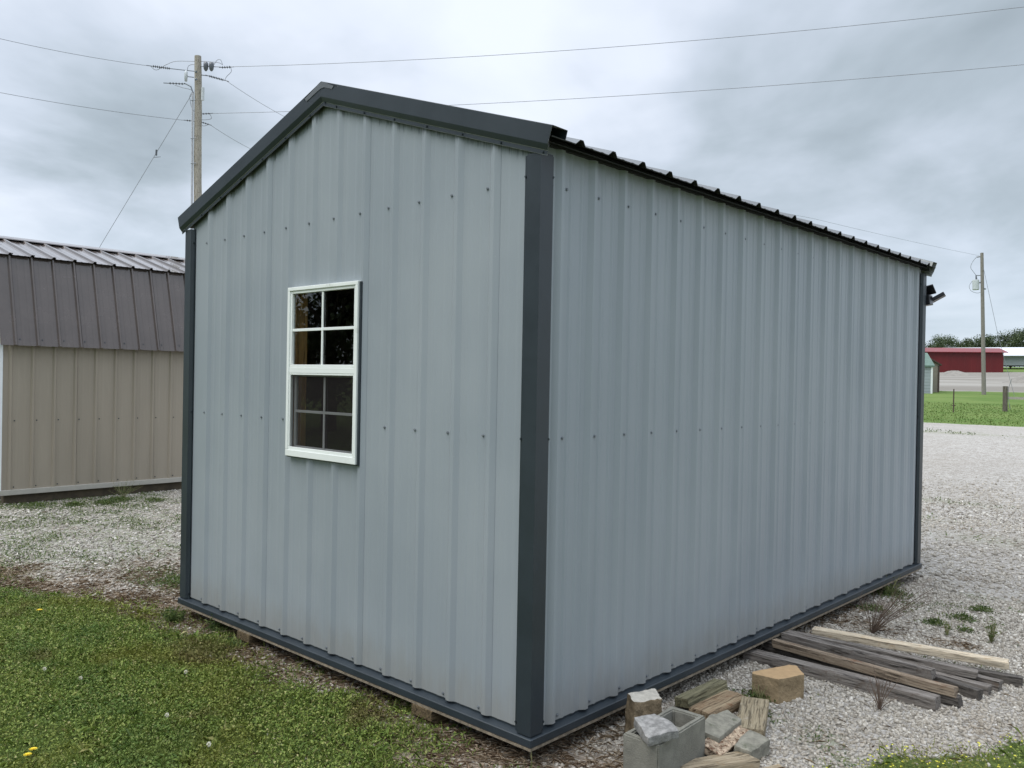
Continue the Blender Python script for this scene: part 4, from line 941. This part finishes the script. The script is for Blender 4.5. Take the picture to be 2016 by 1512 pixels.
# gravel piles
def pile(name, label, cx, cy, rx, ry, h, seed, ang=0):
    n, mm = 46, 20; vs = []; r_g = np.random.default_rng(seed); ph = r_g.uniform(0, 6.28, 4)
    base = fz(cx, cy)
    for j in range(mm+1):
        for i in range(n):
            a = 2*math.pi*i/n; rr = j/mm; wob = 1+.13*math.sin(2*a+ph[0])+.08*math.sin(5*a+ph[1])
            x = rx*rr*wob*math.cos(a); y = ry*rr*wob*math.sin(a); hh = h*max(0, (1-rr))**.92*(1+.06*math.sin(7*a+ph[2]+rr*5))-.15*rr
            if rr < .12: hh = h*.90+rr*.0
            xx = x*math.cos(ang)-y*math.sin(ang); yy = x*math.sin(ang)+y*math.cos(ang)
            vs.append((xx, yy, hh+float(gz(cx+xx, cy+yy))-base-.02+r_g.normal(0, .02)))
    m = MB(); m.add(vs, [(j*n+i, j*n+(i+1) % n, (j+1)*n+(i+1) % n, (j+1)*n+i)[::-1] for j in range(mm) for i in range(n)])
    o_ = m.build(name, M['pile'], None, smooth=True, loc=(cx, cy, base)); return tag(o_, label, 'gravel pile')
pile('gravel_pile', 'grey cone of crushed gravel at the right edge of the picture', -13.6, 88.5, 4.6, 4.0, 1.75, 3)
pile('gravel_pile', 'long low pale heap of gravel in front of the red building', -30.6, 117.5, 3.6, 2.6, .75, 5, .25)
# ------------------------------------------------------------------ trees
def tree(name, label, cat, x, y, h, w, nclump, nleaf, leaf, seed, group=None, mat=None, bare=0):
    global rng
    keep = rng; rng = np.random.default_rng(seed); rd = random.Random(seed)
    z0 = fz(x, y); root = thing(name, label, cat, (x, y, z0), 0, group)
    m = MB(); tr = .022*h
    m.tube([(0, 0, -.3), (0, 0, h*.2), (.02*h, 0, h*.45), (0, .02*h, h*.75)], [tr*1.3, tr, tr*.7, tr*.25], 7)
    cs = []
    for i in range(nclump):
        a = rd.uniform(0, 6.283); f_ = rd.random()**.6; zz = rd.uniform(.14, 1.0); rad = w*.46*math.sin(math.pi*min(.97, (zz*.82+.10)))**.7
        c = Vector((math.cos(a)*rad*f_, math.sin(a)*rad*f_, zz*h)); cs.append((c, w*rd.uniform(.10, .20)))
        b0 = Vector((0, 0, h*max(.15, zz-.3)))
        mid = b0.lerp(c, .5)+Vector((0, 0, -.02*h)); m.tube([b0, mid, c], [tr*.35, tr*.2, tr*.08], 4, cap=False)
        for q in range(bare):
            e2 = c+Vector((rd.gauss(0, 1), rd.gauss(0, 1), rd.uniform(.2, 1.2)))*w*.12; m.tube([mid, c.lerp(e2, .4), e2], [tr*.12, tr*.07, tr*.02], 3, cap=False)
    m.build('trunk', M['bark2'], root)
    P_ = []
    for c, r__ in cs:
        k = rng.normal(0, 1, (nleaf//nclump, 3)); k /= np.maximum(1e-6, np.linalg.norm(k, axis=1))[:, None]; k *= (rng.random(len(k))**.5)[:, None]
        P_.append(np.array(c)[None]+k*r__*np.array([1.2, 1.2, .8]))
    P_ = np.concatenate(P_); n = len(P_)
    v_, f_ = leaves('', None, P_[:, 0], P_[:, 1], P_[:, 2], rng.uniform(.7, 1.3, n)*leaf, rng.uniform(.5, .9, n)*leaf, -1.2, 1.2)
    bulk('crown', v_, f_, mat or M['bushleaf'], parent=root); rng = keep
    return root
TG = 'trees on the skyline beyond the red building'
spots = [(-82, 262, 8.6, 11), (-76, 270, 8.8, 11), (-72, 262, 9.6, 12), (-66.5, 270, 8.8, 11), (-62, 262, 8.8, 10), (-57, 268, 9.8, 13), (-50.5, 262, 11.6, 14), (-45, 272, 11.2, 13), (-41, 262, 10.3, 12), (-36, 268, 10.0, 12), (-31, 262, 11.4, 13), (-25, 270, 10.9, 13), (-19, 263, 11.5, 13), (-12, 268, 10.6, 13)]
descr = ['hidden mostly behind the shed edge at far left', 'second from the shed edge', 'broad crown close to the shed edge', 'low crown with a gap beside it', 'small dark crown above the red roof', 'wide dark crown above the red roof', 'tallest rounded crown left of the transformer pole', 'crown directly behind the transformer pole',
         'crown just right of the transformer pole', 'lower crown over the white roof', 'tall airy crown over the white roof', 'crown at the right edge of the picture', 'crown just past the right edge', 'last crown beyond the right edge']
for i, (x, y, h, w) in enumerate(spots):
    tree('broadleaf_tree', 'distant broadleaf tree, '+descr[i], 'tree', x, y, h, w, 34, 5200, .40, 100+i, TG)
# hedge trees behind the photographer; the photo shows them mirrored in the upper window panes
for i, (x, y, h, w, lb) in enumerate([(-16.5, -10.5, 8.0, 6.0, 'bushy tree mirrored in the left upper window panes'), (-12.5, -11.0, 8.5, 6.5, 'bare-branched tree mirrored in the right upper window panes'), (-22.5, -11.0, 9.0, 7.5, 'large bushy tree behind the lawn at the far left'), (-9.0, -13.5, 7.5, 6.0, 'bushy tree on the lawn side, off the picture')]):
    tree('yard_tree', lb, 'tree', x, y, h, w, 60, 16000, .15, 300+i, 'trees standing behind the photographer', bare=3)
m = MB()

# ------------------------------------------------------------------ debris by the shed corner
def G(x, y): return float(gz(x, y))
def chunk(name, label, cat, mats, poly, z0, z1, jit=.006, taper=.0, sub=3, seed=1, top_mi=None, tilt=(0, 0), group=None, bev=.004, noise_amp=None):
    """irregular block from a plan outline: origin at its base centre; subdivided and roughened"""
    import bmesh
    rd = random.Random(seed); n = len(poly); cx = sum(p[0] for p in poly)/n; cy = sum(p[1] for p in poly)/n
    bm = bmesh.new(); lo = [bm.verts.new((x-cx, y-cy, 0)) for x, y in poly]
    hi = [bm.verts.new(((x-cx)*(1-taper), (y-cy)*(1-taper), z1-z0+(x-cx)*tilt[0]+(y-cy)*tilt[1])) for x, y in poly]
    fb = bm.faces.new(lo[::-1]); ft = bm.faces.new(hi)
    for i in range(n): bm.faces.new((lo[i], lo[(i+1) % n], hi[(i+1) % n], hi[i]))
    bmesh.ops.recalc_face_normals(bm, faces=bm.faces)
    bmesh.ops.bevel(bm, geom=list(bm.edges), offset=bev, segments=2, affect='EDGES', profile=.6)
    bmesh.ops.triangulate(bm, faces=bm.faces)
    for _ in range(sub): 
        es = [e for e in bm.edges if e.calc_length() > .014]
        bmesh.ops.subdivide_edges(bm, edges=es, cuts=1, use_grid_fill=True); bmesh.ops.triangulate(bm, faces=bm.faces)
    from mathutils import noise as mn
    off = Vector((seed*3.1, seed*1.7, 0))
    for v in bm.verts:
        a = noise_amp or jit
        d = mn.noise_vector((v.co+off)*18)*a+mn.noise_vector((v.co+off)*70)*a*.45; v.co += d
        if v.co.z < 0: v.co.z = 0
    me = bpy.data.meshes.new(name); bm.normal_update()
    ms = mats if isinstance(mats, list) else [mats]
    for q in ms: me.materials.append(q)
    if len(ms) > 1:
        for f in bm.faces: f.material_index = 0 if f.normal.z > .75 else 1
    bm.to_mesh(me); bm.free()
    me.polygons.foreach_set('use_smooth', [True]*len(me.polygons))
    o_ = bpy.data.objects.new(name, me); COL.objects.link(o_); o_.location = (cx, cy, z0)
    em = o_.modifiers.new('edges', 'EDGE_SPLIT'); em.split_angle = R_(38)
    return tag(o_, label, cat, group)
# hollow concrete block, cells upward
def cinder():
    import bmesh
    lx, ly, hz = .165, .395, .19
    bm = bmesh.new(); mg = MB()
    # top outline with two tapered cells
    outer = [(-lx/2, -ly/2), (lx/2, -ly/2), (lx/2, ly/2), (-lx/2, ly/2)]
    t_ = .030; w = .033
    xs_ = [-lx/2, -lx/2+t_, lx/2-t_, lx/2]; ys_ = [-ly/2, -ly/2+w, -w/2, w/2, ly/2-w, ly/2]
    vt = {}
    def v(i, j, z):
        k = (i, j, z)
        if k not in vt: 
            sh = .004 if z else -.002
            x_ = xs_[i]+(sh if i == 1 else -sh if i == 2 else 0)*-1; vt[k] = bm.verts.new((x_, ys_[j], hz if z else 0))
        return vt[k]
    cells = {(1, 1), (1, 3)}
    for z in (0, 1):
        for i in range(3):
            for j in range(5):
                if (i, j) in cells: continue
                f = [v(i, j, z), v(i+1, j, z), v(i+1, j+1, z), v(i, j+1, z)]; bm.faces.new(f if z else f[::-1])
    for i in range(3):
        bm.faces.new((v(i, 0, 0), v(i+1, 0, 0), v(i+1, 0, 1), v(i, 0, 1))); bm.faces.new((v(i+1, 5, 0), v(i, 5, 0), v(i, 5, 1), v(i+1, 5, 1)))
    for j in range(5):
        bm.faces.new((v(3, j, 0), v(3, j+1, 0), v(3, j+1, 1), v(3, j, 1))); bm.faces.new((v(0, j+1, 0), v(0, j, 0), v(0, j, 1), v(0, j+1, 1)))
    for (i, j) in cells:
        c = [(i, j), (i+1, j), (i+1, j+1), (i, j+1)]
        for a, b in zip(c, c[1:]+c[:1]): bm.faces.new((v(b[0], b[1], 0), v(a[0], a[1], 0), v(a[0], a[1], 1), v(b[0], b[1], 1)))
    bmesh.ops.recalc_face_normals(bm, faces=bm.faces)
    sharp = [e for e in bm.edges if e.calc_face_angle(0) > .8]
    bmesh.ops.bevel(bm, geom=sharp, offset=.006, segments=2, affect='EDGES')
    bmesh.ops.triangulate(bm, faces=bm.faces)
    for _ in range(3):
        bmesh.ops.subdivide_edges(bm, edges=[e for e in bm.edges if e.calc_length() > .016], cuts=1); bmesh.ops.triangulate(bm, faces=bm.faces)
    from mathutils import noise as mn
    for q in bm.verts: q.co += mn.noise_vector(q.co*60)*.0012+mn.noise_vector(q.co*14)*.0014
    me = bpy.data.meshes.new('cinder_block'); bm.to_mesh(me); bm.free(); me.materials.append(M['conc'])
    me.polygons.foreach_set('use_smooth', [True]*len(me.polygons))
    o_ = bpy.data.objects.new('cinder_block', me); COL.objects.link(o_); em = o_.modifiers.new('edges', 'EDGE_SPLIT'); em.split_angle = R_(38)
    return o_
cb = cinder(); cb.location = (.392, .405, -.133); cb.rotation_euler = (0, 0, R_(2.5)); tag(cb, 'hollow grey cinder block with two open cells, standing nearest the camera', 'concrete block')
ch = chunk('concrete_chunk', 'broken light grey concrete piece lying on top of the cinder block', 'concrete', M['conc2'], [(.345, .268), (.474, .182), (.528, .318), (.478, .352), (.388, .352)], 0.0, .040, .005, seed=4, bev=.003)
ch.location = (.430, .285, .068); ch.rotation_euler = (R_(6), R_(5), 0)
chunk('stone_block', 'brown sided stone with a pale broken top, behind the cinder block', 'stone', [M['lime'], M['limeside']], [(.070, .565), (.165, .500), (.235, .640), (.140, .735)], -.135, .060, .008, seed=7, taper=.10, bev=.008)
chunk('concrete_chunk', 'wedge of mossy grey concrete leaning at the right end of the cinder block', 'concrete', M['conc3'], [(.400, .650), (.490, .680), (.475, .915), (.395, .930), (.372, .80)], -.133, -.035, .004, seed=9, tilt=(-.25, .02))
def plank(name, label, cat, mat, p0, p1, w, th, z0, z1, seed=1, group=None, amp=.003, rolla=0, ends=.01, bev=.003):
    """a board from p0 to p1 (plan), bottom heights z0 and z1, local x along it"""
    import bmesh
    from mathutils import noise as mn
    a = Vector((p0[0], p0[1], z0)); b = Vector((p1[0], p1[1], z1)); d = b-a; ln = d.length
    bm = bmesh.new(); n = max(3, int(ln/.03)); rows = []
    for i in range(n+1):
        x = ln*i/n; rows.append([bm.verts.new((x, y, z)) for y, z in ((-w/2, 0), (w/2, 0), (w/2, th*.5), (w/2, th), (0, th), (-w/2, th), (-w/2, th*.5))])
    for i in range(n):
        for k in range(7): bm.faces.new((rows[i][k], rows[i][(k+1) % 7], rows[i+1][(k+1) % 7], rows[i+1][k]))
    bm.faces.new(rows[0][::-1]); bm.faces.new(rows[-1])
    bmesh.ops.recalc_face_normals(bm, faces=bm.faces)
    bmesh.ops.bevel(bm, geom=[e for e in bm.edges if e.calc_face_angle(0) > 1], offset=bev, segments=2, affect='EDGES')
    off = Vector((seed*5.3, seed*2.1, seed))
    for v in bm.verts:
        c = v.co.copy(); nv = mn.noise_vector(Vector((c.x*3, c.y*25, c.z*25))+off)*amp+mn.noise_vector(Vector((c.x*20, c.y*60, c.z*60))+off)*amp*.4
        if v.co.x > ln-.015 or v.co.x < .015: nv.x += mn.noise(Vector((0, c.y*40, c.z*40))+off)*ends
        if ln > .5: nv.y += .007*math.sin(c.x*2.4+seed); nv.z += .003*math.sin(c.x*3.1+seed*2)
        v.co += nv
    me = bpy.data.meshes.new(name); bm.to_mesh(me); bm.free(); me.materials.append(mat); me.polygons.foreach_set('use_smooth', [True]*len(me.polygons))
    o_ = bpy.data.objects.new(name, me); COL.objects.link(o_)
    em = o_.modifiers.new('edges', 'EDGE_SPLIT'); em.split_angle = R_(35)
    ex = d.normalized(); ey = Vector((0, 0, 1)).cross(ex).normalized(); ez = ex.cross(ey)
    if rolla: ey, ez = ey*math.cos(rolla)+ez*math.sin(rolla), ez*math.cos(rolla)-ey*math.sin(rolla)
    o_.matrix_world = Matrix(((ex.x, ey.x, ez.x, a.x), (ex.y, ey.y, ez.y, a.y), (ex.z, ey.z, ez.z, a.z), (0, 0, 0, 1)))
    return tag(o_, label, cat, group)
g0 = -.132
plank('wood_block', 'mossy greenish plank offcut tilted beside the shed wall', 'firewood', M['mossy'], (.120, .985), (.155, 1.305), .085, .045, -.108, -.085, 3, amp=.005, rolla=R_(-10))
plank('wood_block', 'reddish brown split plank lying under the mossy one', 'firewood', M['split'], (.235, .955), (.255, 1.285), .125, .05, g0, -.128, 5, amp=.005)
plank('wood_block', 'squared tan timber block with a knot, right of the mossy grey concrete', 'firewood', M['tanblock'], (.520, .895), (.365, 1.262), .130, .062, -.128, -.128, 6, amp=.003)
bk = plank('bark_slab', 'flaky red-brown and white bark slab leaning between the concrete pieces', 'bark', M['bark'], (.492, .600), (.468, .905), .095, .030, -.108, -.09, 8, amp=.009, rolla=R_(12))
chunk('concrete_chunk', 'dark sided concrete piece right of the bark slab', 'concrete', M['conc3'], [(.552, .690), (.632, .692), (.645, .845), (.545, .850)], -.133, -.062, .005, seed=12, tilt=(-.1, .1))
plank('wood_slab', 'pale cracked split slab lying at the bottom edge in front of the bark', 'firewood', M['slab'], (.475, .395), (.640, .690), .125, .038, -.128, -.120, 14, amp=.006, rolla=R_(-6))
plank('wood_slab', 'small flat wood scrap almost out of frame at the bottom', 'firewood', M['slab'], (.655, .540), (.745, .760), .05, .014, g0, g0, 15, amp=.003)
# landscaping paver
pv = chunk('paver_block', 'tan six-sided landscaping paver standing alone on the gravel', 'paver', [M['paver'], M['paverside']], [(.259, 1.436), (.273, 1.407), (.409, 1.421), (.468, 1.592), (.383, 1.687), (.347, 1.673)], -.134, -.004, .0022, seed=20, sub=4, bev=.004)
# lumber stack
LG = 'old lumber lying by the shed'
def lum(label, mat, x0, y0, x1, y1, w, h, z0, seed, z1=None):
    # given front edge of the top face; the board's body extends away from the camera
    d = Vector((x1-x0, y1-y0)).normalized(); nn = Vector((-d.y, d.x))*w/2
    return plank('timber', label, 'lumber', mat, (x0+nn.x, y0+nn.y), (x1+nn.x, y1+nn.y), w, h, z0, z0 if z1 is None else z1, seed, LG, amp=.0022, ends=.012, bev=.002)
def ext(x0, y0, x1, y1, tox):
    s = (y1-y0)/(x1-x0); return (tox, y1+s*(tox-x1), x1, y1)
lum('front grey timber, nearest the tan paver', M['grey'], *ext(.346, 1.910, 1.003, 1.890, -.05), .085, .060, g0, 31)
lum('dark grey timber right behind the front one, ending in a black square end', M['greydark'], *ext(.359, 2.108, 1.075, 2.020, -.04), .062, .058, g0, 32)
lum('brown topped timber lying across, with an orange broken end', M['brownlum'], *ext(.336, 2.080, 1.060, 2.022, .04), .050, .045, -.079, 33)
lum('thick grey timber on top of the stack, ending short of the others', M['grey'], *ext(.049, 2.273, .898, 2.203, .02), .062, .050, -.079, 34)
lum('short visible timber end in the middle of the stack, lower layer', M['greydark'], *ext(.900, 2.275, 1.120, 2.216, .45), .055, .052, g0, 35)
lum('grey timber end just behind the middle one', M['grey'], *ext(.880, 2.342, 1.140, 2.324, .40), .055, .052, g0, 36)
lum('grey timber end third from the fresh board', M['grey'], *ext(.847, 2.456, 1.165, 2.423, .35), .055, .052, g0, 37)
lum('light grey timber on the upper layer beside the fresh board', M['grey'], *ext(.194, 2.348, 1.065, 2.394, .02), .055, .040, -.079, 38)
lum('dark timber reaching farthest right, under the fresh board', M['greydark'], *ext(.20, 2.42, 1.240, 2.600, .1), .060, .052, g0, 39)
lum('clean pale fresh-cut board on the far side of the old timbers', M['fresh'], .100, 2.530, 1.150, 2.693, .080, .038, -.079, 40)

# ------------------------------------------------------------------ weeds and flowers one can count
def twigs(name, label, x, y, n, h, spread, seed, mat, lean=(0, 0), r=.0022, leafy=0):
    rd = random.Random(seed); root = thing(name, label, 'weed', (x, y, G(x, y)-.005)); m = MB(); lp = []
    for i in range(n):
        a = rd.uniform(0, 6.283); s = rd.uniform(.1, 1)*spread; hh = h*rd.uniform(.5, 1)
        dx, dy = math.cos(a)*s+lean[0]*hh, math.sin(a)*s+lean[1]*hh
        p = [Vector((0, 0, 0)), Vector((dx*.3, dy*.3, hh*.4)), Vector((dx*.7, dy*.7, hh*.75)), Vector((dx, dy, hh))]
        m.tube(p, [r, r*.8, r*.6, r*.3], 4)
        for q in range(2):
            t_ = rd.uniform(.3, .9); b = p[1].lerp(p[3], t_); m.tube([b, b+Vector((rd.gauss(0, .3), rd.gauss(0, .3), .8))*h*.22], [r*.5, r*.2], 3)
        for q in range(leafy): lp.append(p[0].lerp(p[3], rd.uniform(.1, 1)))
    if leafy:
        a_ = np.array([tuple(q) for q in lp]); k = len(a_)
        v_, f_ = leaves('', None, a_[:, 0], a_[:, 1], a_[:, 2], rng.uniform(.02, .05, k), rng.uniform(.004, .009, k), -.2, 1.2); m.add([tuple(map(float, q)) for q in v_], [tuple(map(int, q)) for q in f_], 1)
    m.build('stem', [mat, M['weed']] if leafy else mat, root)
    return root
twigs('dead_weed', 'large dead reddish brown twig bush behind the fresh board', .30, 3.00, 44, .36, .24, 1, M['twig'], (.5, .3), .0019)
twigs('dead_weed', 'small leafless twig plant in front of the grey timber', .80, 1.72, 18, .20, .11, 2, M['twig'])
twigs('dead_weed', 'dry curly stems against the front of the tan paver', .33, 1.385, 12, .10, .07, 3, M['drygrass'])
twigs('tall_weed', 'upright thin green stalks right of the fresh board', .905, 3.37, 26, .17, .08, 4, M['drygrass'], r=.0018, leafy=2)
twigs('tall_weed', 'small green sprig beside the upright stalks', .66, 3.33, 10, .12, .06, 8, M['drygrass'], leafy=2)
twigs('tall_weed', 'green grass tuft at the foot of the side wall', .02, 4.15, 26, .16, .12, 5, M['drygrass'], leafy=3)
twigs('tall_weed', 'feathery weed growing up by the left front corner of the shed', -2.62, .0, 14, .13, .08, 6, M['weed'], leafy=3)
twigs('tall_weed', 'bushy low green weed at the lawn edge left of the shed corner', -2.97, -.10, 60, .085, .085, 21, M['weed'], leafy=8)
twigs('tall_weed', 'weed clump on the right side of the gravel lot', .55, 7.4, 14, .22, .18, 7, M['drygrass'], leafy=3)
twigs('tall_weed', 'single dry grass blade standing at the near shed corner', .03, -.02, 3, .10, .01, 11, M['drygrass'])
twigs('tall_weed', 'weeds at the foot of the tan barn shed', -7.75, 1.55, 22, .22, .25, 12, M['drygrass'], leafy=3)
def flower(name, label, x, y, r, h, mat, kind):
    root = thing(name, label, 'flower', (x, y, G(x, y))); m = MB(); m.tube([(0, 0, 0), (.004, 0, h*.5), (0, 0, h)], .0016, 5); m.build('stem', M['weed'], root)
    m = MB()
    if kind == 'dandelion':
        for k in range(46):
            a = k*2.39996; rr = r*math.sqrt(k/46); el = .9*(1-rr/r); p = Vector((math.cos(a)*rr*.35, math.sin(a)*rr*.35, h)); q = p+Vector((math.cos(a)*(.35+.65*rr/r)*r, math.sin(a)*(.35+.65*rr/r)*r, r*(.15+el*.4)))
            s = Vector((-math.sin(a), math.cos(a), 0))*r*.11; m.add([p-s*.6, p+s*.6, q+s, q-s], [(0, 1, 2, 3)])
    else:
        for k in range(60):
            zz = 1-2*(k+.5)/60; a = k*2.39996; rr = math.sqrt(1-zz*zz); d = Vector((math.cos(a)*rr, math.sin(a)*rr, zz)); s = d.orthogonal().normalized()*r*.16; u_ = d.cross(s)
            c = Vector((0, 0, h)); m.add([c+d*r*.4-s*.4, c+d*r-s+u_*.3, c+d*r*1.05+s, c+d*r*.4+s*.4], [(0, 1, 2, 3)])
    m.build('flower_head', mat, root)
flower('dandelion', 'yellow dandelion at the bottom left, left one of the touching pair', -1.50, -1.395, .0125, .05, M['yellow'], 'dandelion')
flower('dandelion', 'yellow dandelion at the bottom left, right one of the touching pair', -1.473, -1.425, .0125, .045, M['yellow'], 'dandelion')
flower('dandelion', 'single yellow dandelion near the upper edge of the lawn', -3.68, -.66, .015, .05, M['yellow'], 'dandelion')
for (x, y, lb) in [(-1.47, -.845, 'white clover head in the middle of the lawn'), (-3.83, -.86, 'white clover head below the single dandelion'), (-1.95, -.52, 'white clover head in the lawn left of the front skid'), (-2.23, -.94, 'white clover head at the lower left of the lawn'), (-1.05, -.86, 'white clover head nearest the near corner'), (-2.5, -1.02, 'small white clover bud at the left of the lawn')]:
    flower('clover_flower', lb, x, y, .0105, .045, M['puff'], 'clover')
